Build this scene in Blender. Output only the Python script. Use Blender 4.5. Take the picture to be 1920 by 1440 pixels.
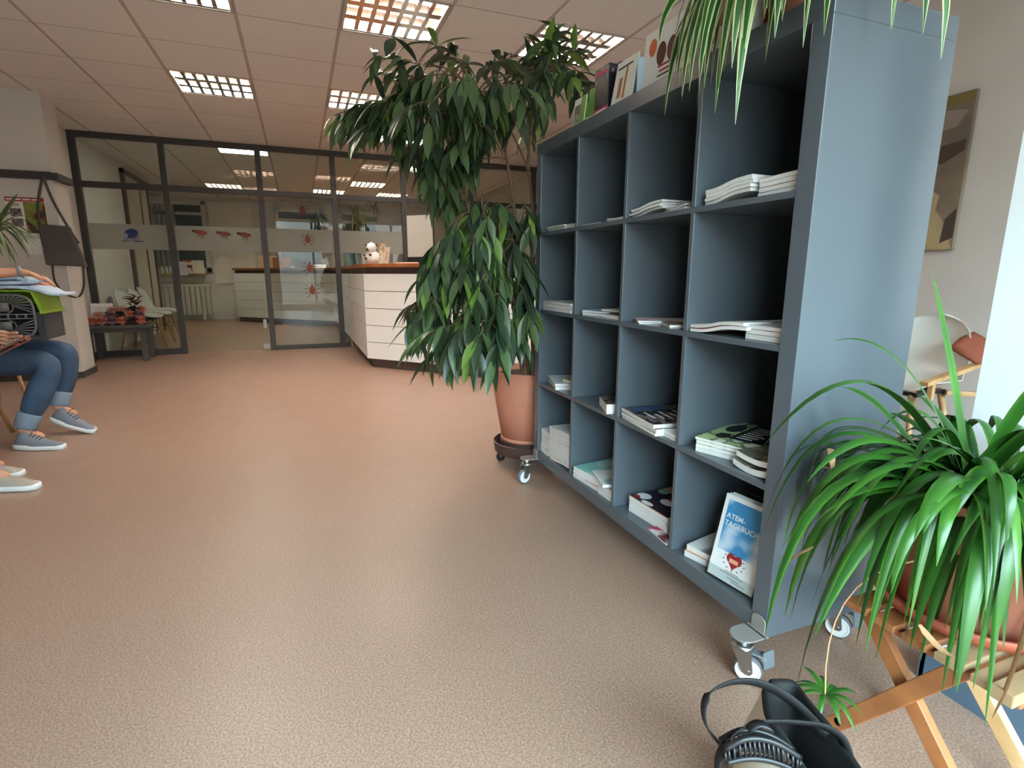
import bpy, bmesh, math, random
from math import sin, cos, pi, radians, sqrt
from mathutils import Vector, Matrix

for _o in list(bpy.data.objects):
    bpy.data.objects.remove(_o)
SC = bpy.context.scene
COL = SC.collection

# ------------------------------------------------------------------ camera
cam = bpy.data.cameras.new('camera')
CAM = bpy.data.objects.new('camera', cam)
COL.objects.link(CAM)
_r = Vector((0.36242, 0.93201, 0.00316)); _d = Vector((0.18809, -0.06982, -0.97967)); _f = Vector((-0.91284, 0.35564, -0.20061))
_m = Matrix(((_r.x, -_d.x, -_f.x, 2.3912), (_r.y, -_d.y, -_f.y, -1.0505), (_r.z, -_d.z, -_f.z, 1.0311), (0, 0, 0, 1)))
CAM.matrix_world = _m
cam.sensor_width = 36.0
cam.lens = 18.895
cam.clip_start = 0.02
cam.clip_end = 100
SC.camera = CAM

# ------------------------------------------------------------------ world, exposure
SC.view_settings.view_transform = 'Standard'
SC.view_settings.look = 'None'
SC.view_settings.gamma = 1.0
SC.view_settings.use_curve_mapping = False
SC.view_settings.exposure = 1.5
SKY = 16.0
TUBE = 84.0
W = bpy.data.worlds.new('daylight'); SC.world = W; W.use_nodes = True
nt = W.node_tree; nt.nodes.clear()
_out = nt.nodes.new('ShaderNodeOutputWorld'); _bg = nt.nodes.new('ShaderNodeBackground')
_tc = nt.nodes.new('ShaderNodeTexCoord'); _sp = nt.nodes.new('ShaderNodeSeparateXYZ'); _rp = nt.nodes.new('ShaderNodeValToRGB')
nt.links.new(_tc.outputs['Generated'], _sp.inputs[0]); nt.links.new(_sp.outputs['Z'], _rp.inputs[0])
_e = _rp.color_ramp.elements   # pavement, house fronts across the street, overcast sky
_e[0].position = 0.0; _e[0].color = (0.09, 0.09, 0.09, 1)
_e[1].position = 0.30; _e[1].color = (0.64, 0.82, 1.0, 1)
_q = _e.new(0.01); _q.color = (0.16, 0.16, 0.17, 1); _q = _e.new(0.22); _q.color = (0.20, 0.21, 0.23, 1)
nt.links.new(_rp.outputs[0], _bg.inputs[0]); _bg.inputs[1].default_value = SKY
nt.links.new(_bg.outputs[0], _out.inputs[0])

# daylight openings (portals that guide the sky light through the real windows)
def portal(name, loc, sx, sy, rot):
    l = bpy.data.lights.new(name, 'AREA'); l.shape = 'RECTANGLE'; l.size = sx; l.size_y = sy
    l.cycles.is_portal = True
    o = bpy.data.objects.new(name, l); o.location = loc; o.rotation_euler = rot; COL.objects.link(o)
portal('window_light', (3.08, -.62, 1.3), 2.4, 1.96, (0, radians(90), 0))
portal('window_light', (3.08, 1.58, 1.6), 1.8, 2.0, (0, radians(90), 0))

# ------------------------------------------------------------------ helpers
def lin(c):
    if isinstance(c, str):
        c = [int(c[i:i + 2], 16) / 255 for i in (0, 2, 4)]
    return tuple((v / 12.92 if v <= .04045 else ((v + .055) / 1.055) ** 2.4) for v in c) + (1.0,)

MATS = {}
def mat(name, col, rough=.6, metal=0.0, spec=.5, noise=None, bump=None, coat=0, trans=0, sub=0):
    """noise = (scale, amount, second colour or None); bump = (scale, strength)"""
    m = bpy.data.materials.new(name); m.use_nodes = True
    n = m.node_tree; b = n.nodes['Principled BSDF']
    c = lin(col)
    b.inputs['Base Color'].default_value = c
    b.inputs['Roughness'].default_value = rough
    b.inputs['Metallic'].default_value = metal
    b.inputs['Specular IOR Level'].default_value = spec
    b.inputs['Coat Weight'].default_value = coat
    b.inputs['Transmission Weight'].default_value = trans
    if noise or bump:
        tc = n.nodes.new('ShaderNodeTexCoord')
    if noise:
        nz = n.nodes.new('ShaderNodeTexNoise'); nz.inputs['Scale'].default_value = noise[0]; nz.inputs['Detail'].default_value = 4
        n.links.new(tc.outputs['Object'], nz.inputs['Vector'])
        mx = n.nodes.new('ShaderNodeMix'); mx.data_type = 'RGBA'
        rp = n.nodes.new('ShaderNodeMapRange'); rp.inputs[1].default_value = .35; rp.inputs[2].default_value = .65
        n.links.new(nz.outputs['Fac'], rp.inputs[0]); n.links.new(rp.outputs[0], mx.inputs[0])
        c2 = lin(noise[2]) if len(noise) > 2 and noise[2] else tuple(v * (1 - noise[1]) for v in c[:3]) + (1,)
        mx.inputs[6].default_value = c; mx.inputs[7].default_value = c2
        n.links.new(mx.outputs[2], b.inputs['Base Color'])
    if bump:
        nb = n.nodes.new('ShaderNodeTexNoise'); nb.inputs['Scale'].default_value = bump[0]; nb.inputs['Detail'].default_value = 3
        n.links.new(tc.outputs['Object'], nb.inputs['Vector'])
        bp = n.nodes.new('ShaderNodeBump'); bp.inputs['Strength'].default_value = bump[1]; bp.inputs['Distance'].default_value = .01
        n.links.new(nb.outputs['Fac'], bp.inputs['Height']); n.links.new(bp.outputs[0], b.inputs['Normal'])
    MATS[name] = m
    return m

def emit(name, col, s):
    m = bpy.data.materials.new(name); m.use_nodes = True
    b = m.node_tree.nodes['Principled BSDF']
    b.inputs['Base Color'].default_value = lin(col)
    b.inputs['Emission Color'].default_value = lin(col); b.inputs['Emission Strength'].default_value = s
    return m

class Mb:
    def __init__(s):
        s.v = []; s.f = []; s.mi = []
    def face(s, idx, m=0):
        s.f.append(tuple(idx)); s.mi.append(m)
    def add(s, vs, fs, m=0):
        o = len(s.v); s.v += [tuple(v) for v in vs]
        for f in fs: s.face([i + o for i in f], m)
        return s
    def box(s, x0, x1, y0, y1, z0, z1, m=0, M=None):
        vs = [Vector((x, y, z)) for z in (z0, z1) for y in (y0, y1) for x in (x0, x1)]
        if M is not None: vs = [M @ v for v in vs]
        return s.add(vs, [(0, 2, 3, 1), (4, 5, 7, 6), (0, 1, 5, 4), (2, 6, 7, 3), (0, 4, 6, 2), (1, 3, 7, 5)], m)
    def bar(s, a, b, w, h, m=0, up=(0, 0, 1)):
        a = Vector(a); b = Vector(b); d = b - a; L = d.length; d.normalize()
        u = Vector(up)
        if abs(d.dot(u)) > .98: u = Vector((1, 0, 0))
        sx = d.cross(u).normalized(); sz = sx.cross(d).normalized()
        M = Matrix((( sx.x, d.x, sz.x, a.x), (sx.y, d.y, sz.y, a.y), (sx.z, d.z, sz.z, a.z), (0, 0, 0, 1)))
        return s.box(-w / 2, w / 2, 0, L, -h / 2, h / 2, m, M)
    def tube(s, pts, r, n=8, m=0, cap=True):
        pts = [Vector(p) for p in pts]; rs = r if isinstance(r, (list, tuple)) else [r] * len(pts)
        o = len(s.v); prev = None
        for i, p in enumerate(pts):
            d = (pts[min(i + 1, len(pts) - 1)] - pts[max(i - 1, 0)]).normalized()
            if prev is None:
                u = Vector((0, 0, 1)) if abs(d.z) < .9 else Vector((1, 0, 0))
                prev = d.cross(u).normalized()
            a = (prev - d * prev.dot(d)).normalized(); prev = a; b = d.cross(a)
            for k in range(n):
                t = 2 * pi * k / n
                s.v.append(tuple(p + (a * cos(t) + b * sin(t)) * rs[i]))
        for i in range(len(pts) - 1):
            for k in range(n):
                k2 = (k + 1) % n
                s.face((o + i * n + k, o + i * n + k2, o + (i + 1) * n + k2, o + (i + 1) * n + k), m)
        if cap:
            s.face([o + k for k in range(n)][::-1], m); s.face([o + (len(pts) - 1) * n + k for k in range(n)], m)
        return s
    def lathe(s, prof, c, n=32, m=0, sx=1, sy=1, M=None):
        o = len(s.v)
        for r, z in prof:
            for k in range(n):
                t = 2 * pi * k / n
                p = Vector((c[0] + r * cos(t) * sx, c[1] + r * sin(t) * sy, c[2] + z))
                if M is not None: p = M @ p
                s.v.append(tuple(p))
        for i in range(len(prof) - 1):
            for k in range(n):
                k2 = (k + 1) % n
                s.face((o + i * n + k, o + i * n + k2, o + (i + 1) * n + k2, o + (i + 1) * n + k), m)
        if prof[0][0] > 1e-5: s.face([o + k for k in range(n)][::-1], m)
        if prof[-1][0] > 1e-5: s.face([o + (len(prof) - 1) * n + k for k in range(n)], m)
        return s
    def prism(s, poly, z0, z1, m=0, M=None):
        n = len(poly)
        vs = [Vector((p[0], p[1], z)) for z in (z0, z1) for p in poly]
        if M is not None: vs = [M @ v for v in vs]
        return s.add(vs, [tuple(range(n))[::-1], tuple(range(n, 2 * n))] + [(i, (i + 1) % n, n + (i + 1) % n, n + i) for i in range(n)], m)
    def loft(s, rings, m=0, close=True, cap=True):
        o = len(s.v); n = len(rings[0])
        for r in rings: s.v += [tuple(p) for p in r]
        for i in range(len(rings) - 1):
            for k in range(n if close else n - 1):
                k2 = (k + 1) % n
                s.face((o + i * n + k, o + i * n + k2, o + (i + 1) * n + k2, o + (i + 1) * n + k), m)
        if cap and close:
            s.face([o + k for k in range(n)][::-1], m); s.face([o + (len(rings) - 1) * n + k for k in range(n)], m)
        return s
    def ribbon(s, pts, w, th, nrm, m=0):
        """flat strap: nrm(i) gives the width direction"""
        rings = []
        P = [Vector(p) for p in pts]
        for i, p in enumerate(P):
            d = (P[min(i + 1, len(P) - 1)] - P[max(i - 1, 0)]).normalized()
            a = Vector(nrm(i)); a = (a - d * a.dot(d)).normalized(); b = d.cross(a)
            ww = w[i] if isinstance(w, list) else w
            rings.append([p + a * ww / 2 + b * th / 2, p - a * ww / 2 + b * th / 2, p - a * ww / 2 - b * th / 2, p + a * ww / 2 - b * th / 2])
        return s.loft(rings, m)
    def build(s, name, mats, parent=None, smooth=False, bevel=0, world=True):
        me = bpy.data.meshes.new(name)
        off = Vector((0, 0, 0))
        if parent is not None and world:
            off = Vector(parent.get('_w', (0, 0, 0)))
        me.from_pydata([tuple(Vector(v) - off) for v in s.v], [], s.f)
        if not isinstance(mats, (list, tuple)): mats = [mats]
        for m_ in mats: me.materials.append(m_)
        for p, mi in zip(me.polygons, s.mi):
            p.material_index = mi; p.use_smooth = smooth
        o = bpy.data.objects.new(name, me); COL.objects.link(o)
        if parent is not None:
            o.parent = parent; o['_w'] = list(off)
        if bevel:
            b = o.modifiers.new('bevel', 'BEVEL'); b.width = bevel; b.segments = 2; b.limit_method = 'ANGLE'; b.angle_limit = radians(40)
        return o

def thing(name, label, cat, loc=(0, 0, 0), group=None, kind=None):
    o = bpy.data.objects.new(name, None); COL.objects.link(o); o.location = loc; o['_w'] = list(loc)
    o.empty_display_size = .05
    o['label'] = label
    if cat: o['category'] = cat
    if group: o['group'] = group
    if kind: o['kind'] = kind
    return o
def tag(o, label, cat, group=None, kind=None):
    o['label'] = label; o['category'] = cat
    if group: o['group'] = group
    if kind: o['kind'] = kind
    return o
def struct(o, label=None):
    o['kind'] = 'structure'
    if label: o['label'] = label
    return o
def copy_tree(o, parent=None):
    c = o.copy(); COL.objects.link(c)
    if parent is not None: c.parent = parent
    for ch in list(o.children): copy_tree(ch, c)
    return c
def rotz(a): return Matrix.Rotation(a, 4, 'Z')
def TR(loc, rz=0, rx=0, ry=0):
    return Matrix.Translation(loc) @ Matrix.Rotation(rz, 4, 'Z') @ Matrix.Rotation(ry, 4, 'Y') @ Matrix.Rotation(rx, 4, 'X')
def smooth_pts(pts, n=6):
    P = [Vector(p) for p in pts]; out = []
    for i in range(len(P) - 1):
        p0 = P[max(i - 1, 0)]; p1 = P[i]; p2 = P[i + 1]; p3 = P[min(i + 2, len(P) - 1)]
        for k in range(n):
            t = k / n
            out.append(.5 * ((2 * p1) + (-p0 + p2) * t + (2 * p0 - 5 * p1 + 4 * p2 - p3) * t * t + (-p0 + 3 * p1 - 3 * p2 + p3) * t ** 3))
    out.append(P[-1]); return out

# ------------------------------------------------------------------ materials
wallm = mat('wall_plaster', 'd6cfc8', .9, noise=(3, .04), bump=(60, .05))
whitem = mat('white_paint', 'f0f1f0', .7, noise=(2, .03))
darkframe = mat('dark_steel_frame', '3b3836', .45, spec=.5)
steelframe = mat('grey_steel_frame', '5b6068', .4)
shelfm = mat('blue_grey_lacquer', '5b636a', .2, spec=.6, noise=(1.3, .05))
shelfin = mat('dark_back_board', '4a4642', .7)
woodtop = mat('oak_counter_top', 'a8693a', .4, noise=(8, .2, '8f5630'))
brownst = mat('brown_panel', '5e4a42', .5)
panelm = mat('ivory_panel', 'f3f2ee', .45)
beech = mat('beech_wood', 'c39a6a', .45, noise=(14, .2, 'a87c4e'))
pine = mat('pine_wood', 'dcb98a', .5, noise=(12, .15, 'c79c68'))
pinedk = mat('stained_wood', 'a5683c', .5, noise=(12, .2, '8c5530'))
shellm = mat('white_plastic_shell', 'd9d6cf', .3, spec=.5)
terra = mat('terracotta_plastic', 'd28a70', .5, noise=(6, .1))
terradk = mat('terracotta_saucer', 'a5523c', .45)
soil = mat('soil', '3a2a20', .95, noise=(60, .4))
leafdk = mat('leaf_dark', '33452f', .35, spec=.5, noise=(5, .25))
leafmd = mat('leaf_mid', '52683f', .38, spec=.5, noise=(5, .2))
leaflt = mat('leaf_light', '6f8f3c', .4, noise=(6, .2))
barkm = mat('bark', '7a6248', .8, noise=(30, .3))
splt = mat('spider_green', '43741f', .34, spec=.45, noise=(6, .25, '2c5a1c'))
spmd = mat('spider_dark', '254e1e', .34, spec=.45, noise=(6, .25, '30601c'))
spcream = mat('spider_cream', 'b9c48e', .45)
drym = mat('dry_leaf', 'c79a72', .8)
chrome = mat('zinc_metal', 'b4b8b8', .28, metal=1.0)
bracket = mat('grey_bracket', 'a39e98', .4, metal=.4)
rubber = mat('grey_rubber', '6a6a70', .6)
wheelm = mat('white_wheel', 'e2e2e0', .4)
blackp = mat('black_plastic', '17171a', .4)
blackf = mat('black_fabric', '121214', .75, bump=(300, .1))
canvas = mat('cream_canvas', 'd8cfbd', .85, bump=(200, .15))
paper = mat('white_paper', 'e9e7e2', .7)
paperb = mat('page_edges', 'e8e6e2', .75, noise=(80, .06))
skin_m = mat('skin', 'cc9274', .5)
jeans = mat('blue_denim', '3e556f', .85, noise=(7, .2, '32455c'), bump=(250, .1))
denimlt = mat('denim_turnup', '7e8c9c', .85, bump=(250, .1))
greyfab = mat('grey_trousers', '6c6666', .9)
shirtm = mat('dark_shirt', '40454f', .9)
shirt2 = mat('wine_shirt', '6b3038', .9)
shoegrey = mat('shoe_grey_knit', '7b7f88', .85, bump=(200, .1))
shoebeige = mat('shoe_beige_canvas', 'a89e92', .9, bump=(200, .1))
solem = mat('white_sole', 'e8e8e6', .5)
hairm = mat('brown_hair', '3a271b', .6)
towelm = mat('pale_blue_towel', 'c0d2e8', .95, bump=(150, .3))
limem = mat('lime_plastic', '8cab2c', .4)
carrdk = mat('carrier_grey_plastic', '35363a', .5)
bagm = mat('brown_grey_leather', '4a423e', .6, bump=(120, .1))
radm = mat('radiator_paint', 'cfc9bd', .5)
darkglass = mat('window_dark_pane', '4c5a5c', .12, spec=.6)
blindm = mat('window_blind', '9aa09c', .8)
def glass(name, tint, refl=1.0):
    m = bpy.data.materials.new(name); m.use_nodes = True; n = m.node_tree; n.nodes.clear()
    o = n.nodes.new('ShaderNodeOutputMaterial'); t = n.nodes.new('ShaderNodeBsdfTransparent'); g = n.nodes.new('ShaderNodeBsdfGlossy')
    mx = n.nodes.new('ShaderNodeMixShader'); fr = n.nodes.new('ShaderNodeFresnel'); fr.inputs[0].default_value = 1.5
    t.inputs[0].default_value = lin(tint); g.inputs['Roughness'].default_value = 0.01
    ge = n.nodes.new('ShaderNodeNewGeometry'); iv = n.nodes.new('ShaderNodeMath'); iv.operation = 'SUBTRACT'; iv.inputs[0].default_value = 1
    n.links.new(ge.outputs['Backfacing'], iv.inputs[1]); ml = n.nodes.new('ShaderNodeMath'); ml.operation = 'MULTIPLY'
    n.links.new(fr.outputs[0], ml.inputs[0]); n.links.new(iv.outputs[0], ml.inputs[1])
    n.links.new(ml.outputs[0], mx.inputs[0]); n.links.new(t.outputs[0], mx.inputs[1]); n.links.new(g.outputs[0], mx.inputs[2])
    n.links.new(mx.outputs[0], o.inputs[0]); return m
glassm = glass('clear_glass', 'eef4f0')
acryl = glass('clear_acrylic', 'f2f5f5')
def frosted():
    m = bpy.data.materials.new('frosted_film'); m.use_nodes = True; n = m.node_tree; n.nodes.clear()
    o = n.nodes.new('ShaderNodeOutputMaterial'); t = n.nodes.new('ShaderNodeBsdfTransparent'); g = n.nodes.new('ShaderNodeBsdfDiffuse'); tl = n.nodes.new('ShaderNodeBsdfTranslucent')
    a = n.nodes.new('ShaderNodeMixShader'); b = n.nodes.new('ShaderNodeMixShader')
    g.inputs[0].default_value = lin('b8b8b0'); tl.inputs[0].default_value = lin('c8c8c0')
    a.inputs[0].default_value = .5; b.inputs[0].default_value = .88
    n.links.new(g.outputs[0], a.inputs[1]); n.links.new(tl.outputs[0], a.inputs[2])
    n.links.new(t.outputs[0], b.inputs[1]); n.links.new(a.outputs[0], b.inputs[2]); n.links.new(b.outputs[0], o.inputs[0]); return m
frostm = frosted()

# floor: speckled linoleum, slightly glossy
def floor_mat():
    m = bpy.data.materials.new('speckled_linoleum'); m.use_nodes = True; n = m.node_tree; b = n.nodes['Principled BSDF']
    tc = n.nodes.new('ShaderNodeTexCoord')
    def noise(sc, det=2, r=.5):
        z = n.nodes.new('ShaderNodeTexNoise'); z.inputs['Scale'].default_value = sc; z.inputs['Detail'].default_value = det; z.inputs['Roughness'].default_value = r
        n.links.new(tc.outputs['Object'], z.inputs['Vector']); return z
    def mix(fac, c1, c2, lo, hi):
        r = n.nodes.new('ShaderNodeMapRange'); r.inputs[1].default_value = lo; r.inputs[2].default_value = hi
        n.links.new(fac, r.inputs[0]); x = n.nodes.new('ShaderNodeMix'); x.data_type = 'RGBA'
        n.links.new(r.outputs[0], x.inputs[0])
        for i, c in ((6, c1), (7, c2)):
            if isinstance(c, str): x.inputs[i].default_value = lin(c)
            else: n.links.new(c, x.inputs[i])
        return x.outputs[2]
    base = mix(noise(190, 3).outputs['Fac'], 'ae8d7a', '886d5e', .36, .64)
    sp = mix(noise(260, 1).outputs['Fac'], base, 'd2bda8', .68, .76)
    sp2 = mix(noise(230, 1).outputs['Fac'], '94705c', sp, .27, .33)
    big = mix(noise(1.2, 3).outputs['Fac'], sp2, sp, .4, .6)
    n.links.new(big, b.inputs['Base Color'])
    rr = n.nodes.new('ShaderNodeMapRange'); rr.inputs[3].default_value = .3; rr.inputs[4].default_value = .42
    n.links.new(noise(5, 4).outputs['Fac'], rr.inputs[0]); n.links.new(rr.outputs[0], b.inputs['Roughness'])
    bp = n.nodes.new('ShaderNodeBump'); bp.inputs['Strength'].default_value = .12; bp.inputs['Distance'].default_value = .002
    n.links.new(noise(160, 2).outputs['Fac'], bp.inputs['Height']); n.links.new(bp.outputs[0], b.inputs['Normal'])
    b.inputs['Specular IOR Level'].default_value = .45
    return m
floorm = floor_mat()

GX, GY, T, ZC = -1.776, -0.684, .625, 2.634
def ceil_mat():
    m = bpy.data.materials.new('ceiling_tiles'); m.use_nodes = True; n = m.node_tree; b = n.nodes['Principled BSDF']
    tc = n.nodes.new('ShaderNodeTexCoord'); sp = n.nodes.new('ShaderNodeSeparateXYZ'); n.links.new(tc.outputs['Object'], sp.inputs[0])
    def line(sock, off, w):
        a = n.nodes.new('ShaderNodeMath'); a.operation = 'SUBTRACT'; n.links.new(sock, a.inputs[0]); a.inputs[1].default_value = off - T / 2
        f = n.nodes.new('ShaderNodeMath'); f.operation = 'FLOORED_MODULO'; n.links.new(a.outputs[0], f.inputs[0]); f.inputs[1].default_value = T
        s = n.nodes.new('ShaderNodeMath'); s.operation = 'SUBTRACT'; n.links.new(f.outputs[0], s.inputs[0]); s.inputs[1].default_value = T / 2
        ab = n.nodes.new('ShaderNodeMath'); ab.operation = 'ABSOLUTE'; n.links.new(s.outputs[0], ab.inputs[0])
        l = n.nodes.new('ShaderNodeMath'); l.operation = 'LESS_THAN'; n.links.new(ab.outputs[0], l.inputs[0]); l.inputs[1].default_value = w
        return l.outputs[0]
    ly = line(sp.outputs['Y'], GY, .012); lx = line(sp.outputs['X'], GX, .006)
    mx = n.nodes.new('ShaderNodeMath'); mx.operation = 'MAXIMUM'; n.links.new(ly, mx.inputs[0]); n.links.new(lx, mx.inputs[1])
    nz = n.nodes.new('ShaderNodeTexNoise'); nz.inputs['Scale'].default_value = 90; n.links.new(tc.outputs['Object'], nz.inputs['Vector'])
    x0 = n.nodes.new('ShaderNodeMix'); x0.data_type = 'RGBA'; x0.inputs[6].default_value = lin('e4e1de'); x0.inputs[7].default_value = lin('dad6d2'); n.links.new(nz.outputs['Fac'], x0.inputs[0])
    x = n.nodes.new('ShaderNodeMix'); x.data_type = 'RGBA'; n.links.new(mx.outputs[0], x.inputs[0]); n.links.new(x0.outputs[2], x.inputs[6]); x.inputs[7].default_value = lin('b4aca4')
    n.links.new(x.outputs[2], b.inputs['Base Color']); b.inputs['Roughness'].default_value = .95; b.inputs['Specular IOR Level'].default_value = .1
    return m
ceilm = ceil_mat()

# cover material: patches of two or three colours in rows, like a printed picture
def cover(name, base, c2, c3=None, scale=14, thr=.5, rough=.35):
    m = bpy.data.materials.new(name); m.use_nodes = True; n = m.node_tree; b = n.nodes['Principled BSDF']
    tc = n.nodes.new('ShaderNodeTexCoord')
    v = n.nodes.new('ShaderNodeTexNoise'); v.inputs['Scale'].default_value = scale; v.inputs['Detail'].default_value = 2; n.links.new(tc.outputs['Object'], v.inputs['Vector'])
    r = n.nodes.new('ShaderNodeValToRGB'); n.links.new(v.outputs['Fac'], r.inputs[0])
    e = r.color_ramp.elements; e[0].position = thr - .02; e[0].color = lin(base); e[1].position = thr + .02; e[1].color = lin(c2)
    if c3:
        q = e.new(thr + .1); q.color = lin(c3)
    n.links.new(r.outputs[0], b.inputs['Base Color']); b.inputs['Roughness'].default_value = rough
    return m
# ================================================================== the setting
LAMPS = [(2, -2, 1), (-1, 0, 1), (2, 0, 1), (-1, 2, 1), (6, -2, 1), (4, 1, 1), (7, 2, 1), (10, 1, 0), (12, 0, 0), (12, -3, 0), (12, 2, 0), (-1, -2, 1)]
lampcells = {(i, j) for i, j, _ in LAMPS} - {(6, -2)}
b = Mb(); b.box(-11.6, 3.25, -4.6, 2.7, -.06, 0); struct(b.build('floor', floorm))
b = Mb()
for i in range(-8, 16):
    for j in range(-6, 6):
        if (i, j) in lampcells: continue
        x1 = GX - T * i; x0 = x1 - T; y0 = GY + T * j; y1 = y0 + T
        b.add([(x0, y0, ZC), (x0, y1, ZC), (x1, y1, ZC), (x1, y0, ZC)], [(0, 1, 2, 3)])
struct(b.build('ceiling', ceilm))
b = Mb(); b.box(-12.5, 4.5, -5.5, 6.2, ZC + .2, ZC + .28); struct(b.build('ceiling_slab', wallm))
# left walls and pier
b = Mb(); b.box(-4.1, 3.1, -4.1, -4.0, 0, ZC); b.box(-4.45, -4.1, -4.1, -3.13, 0, ZC); b.box(-9.2, -4.45, -3.6, -3.42, 0, ZC); b.box(-11.6, -9.2, -4.5, -4.4, 0, ZC)
b.box(-9.3, -9.2, -4.4, -3.6, 0, ZC)
struct(b.build('wall_left', wallm))
b = Mb(); b.box(-11.7, -11.5, -4.5, 6, 0, ZC); struct(b.build('wall_back', wallm))
b = Mb(); b.box(-11.5, 3.1, 2.6, 2.7, 0, ZC); struct(b.build('wall_right', wallm))
b = Mb(); b.box(1.645, 3.1, .4, .55, 0, ZC); struct(b.build('wall_near_right', whitem))
b = Mb(); b.box(1.635, 3.1, .387, .4, 0, .1); b.box(1.632, 1.645, .387, .55, 0, .1); struct(b.build('baseboard_right', mat('blue_grey_skirting', '54687a', .5)), 'blue grey skirting board below the bright white wall end')
b = Mb(); b.box(-5.6, -4.46, -3.42, -3.405, 0, .08); b.box(-4.46, -4.085, -3.13, -3.115, 0, .06); b.box(-4.1, -4.085, -4.0, -3.13, 0, .06); struct(b.build('baseboard_left', mat('dark_skirting', '4a423c', .6)))
# window wall behind the camera
b = Mb()
b.box(3.1, 3.25, -4.1, 2.7, 2.5, ZC); b.box(3.1, 3.25, -4.1, 2.7, 0, .1); b.box(3.1, 3.25, .36, .56, .1, 2.5); b.box(3.1, 3.25, .56, 2.7, .1, .7); b.box(3.1, 3.25, -4.1, -1.6, .1, 2.5)
struct(b.build('wall_front', wallm))
def window_front(n, ys, z0, z1):
    w = thing('window_%d' % n, 'large street window behind the camera', None, kind='structure')
    f = Mb()
    for y in ys: f.box(3.12, 3.2, y - .03, y + .03, z0, z1)
    for z in (z0 + .03, z1 - .03, z1 - .5): f.box(3.122, 3.198, ys[0], ys[-1], z - .03, z + .03)
    f.build('window_frame', whitem, w)
    f = Mb(); f.box(3.155, 3.161, ys[0], ys[-1], z0, z1); f.build('pane', glassm, w)
window_front(1, (-1.57, -.62, .33), .1, 2.5)
window_front(2, (.59, 1.6, 2.57), .7, 2.5)

# glazed partition with dark frame
PX = -5.63
part = thing('window_3', 'dark framed glass partition reaching the ceiling, with frosted band', None, kind='structure')
f = Mb()
MY = (-3.385, -2.50, -1.44, -.53, .41, 1.41, 2.42)
w = .035
for i, y in enumerate(MY):
    z0 = 0 if i <= 3 else 1.15
    f.box(PX - .03, PX + .03, y - w, y + w, z0, ZC)
f.box(PX - .028, PX + .028, -3.42, 2.6, 2.565, ZC)
f.box(PX - .028, PX + .028, -3.42, 2.6, 2.015, 2.085)
f.box(PX - .028, PX + .028, -3.42, -2.5, 0, .075)
f.box(PX - .028, PX + .028, -1.44, -.42, .0, .06)
f.box(PX - .028, PX + .028, .41, 2.6, 1.15, 1.19)
f.build('window_frame', darkframe, part, bevel=.004)
f = Mb()
for i in range(6):
    y0, y1 = MY[i] + w, MY[i + 1] - w
    f.box(PX - .004, PX + .004, y0, y1, 2.085, 2.565)
    if i != 1:
        z0 = .06 if i in (0, 2) else 1.15
        f.box(PX - .004, PX + .004, y0, y1, z0, 2.015)
f.box(PX - .004, PX + .004, MY[3] + w, -.402, .06, 1.15)
f.build('pane', glassm, part)
f = Mb(); f.box(PX + .004, PX + .007, MY[0] + w, MY[1] - w, 1.31, 1.61); f.box(PX + .004, PX + .007, MY[2] + w, MY[3] - w, 1.31, 1.61); f.box(PX + .004, PX + .007, MY[3] + w, MY[4] - w, 1.31, 1.61)
f.build('frosted_band', frostm, part)
f = Mb(); f.box(PX - .006, PX + .006, -.408, -.398, 0, 1.03); f.build('glass_edge_strip', whitem, part)
door = thing('door_1', 'frameless glass door with frosted band between the dark posts', None, kind='structure')
f = Mb(); f.box(PX - .005, PX + .005, MY[1] + w + .01, MY[2] - w - .01, .01, 2.01); f.build('door_panel', glassm, door)
f = Mb(); f.box(PX + .005, PX + .008, MY[1] + w + .012, MY[2] - w - .012, 1.31, 1.61); f.build('frosted_band', frostm, door)
f = Mb(); f.box(PX - .03, PX + .03, -2.45, -2.37, 1.0, 1.17); f.tube([(PX + .03, -2.41, 1.08), (PX + .06, -2.41, 1.08), (PX + .06, -2.32, 1.08)], .009); f.build('door_handle', bracket, door, bevel=.003)
f = Mb(); f.box(PX - .03, PX + .03, -1.56, -1.48, .02, .09); f.box(PX + .006, PX + .03, -1.54, -1.50, .3, .42); f.build('hinge', bracket, door)

# bug pictures printed on the glass
def blob(b, cy, cz, ry, rz, x, m=0, rot=0, n=18):
    vs = [(x, cy + ry * cos(2 * pi * k / n) * cos(rot) - rz * sin(2 * pi * k / n) * sin(rot), cz + ry * cos(2 * pi * k / n) * sin(rot) + rz * sin(2 * pi * k / n) * cos(rot)) for k in range(n)]
    b.add(vs, [tuple(range(n))], m)
tickm = mat('tick_print_brown', '5a1f14', .6); tickor = mat('tick_print_orange', '83402a', .6); leg_m = mat('bug_leg_print', '6e4a3c', .6)
bluem = mat('mite_print_blue', '20356a', .6); palem = mat('mite_print_pale', '8fa0b8', .6)
XD = PX + .0105
def leg(b, p, q, w=.011, m=1):
    (a, c), (d, e) = p, q; L = sqrt((d - a) ** 2 + (e - c) ** 2); ny, nz = -(e - c) / L * w / 2, (d - a) / L * w / 2
    b.add([(XD, a + ny, c + nz), (XD, d + ny * .4, e + nz * .4), (XD, d - ny * .4, e - nz * .4), (XD, a - ny, c - nz)], [(0, 1, 2, 3)], m)
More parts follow.
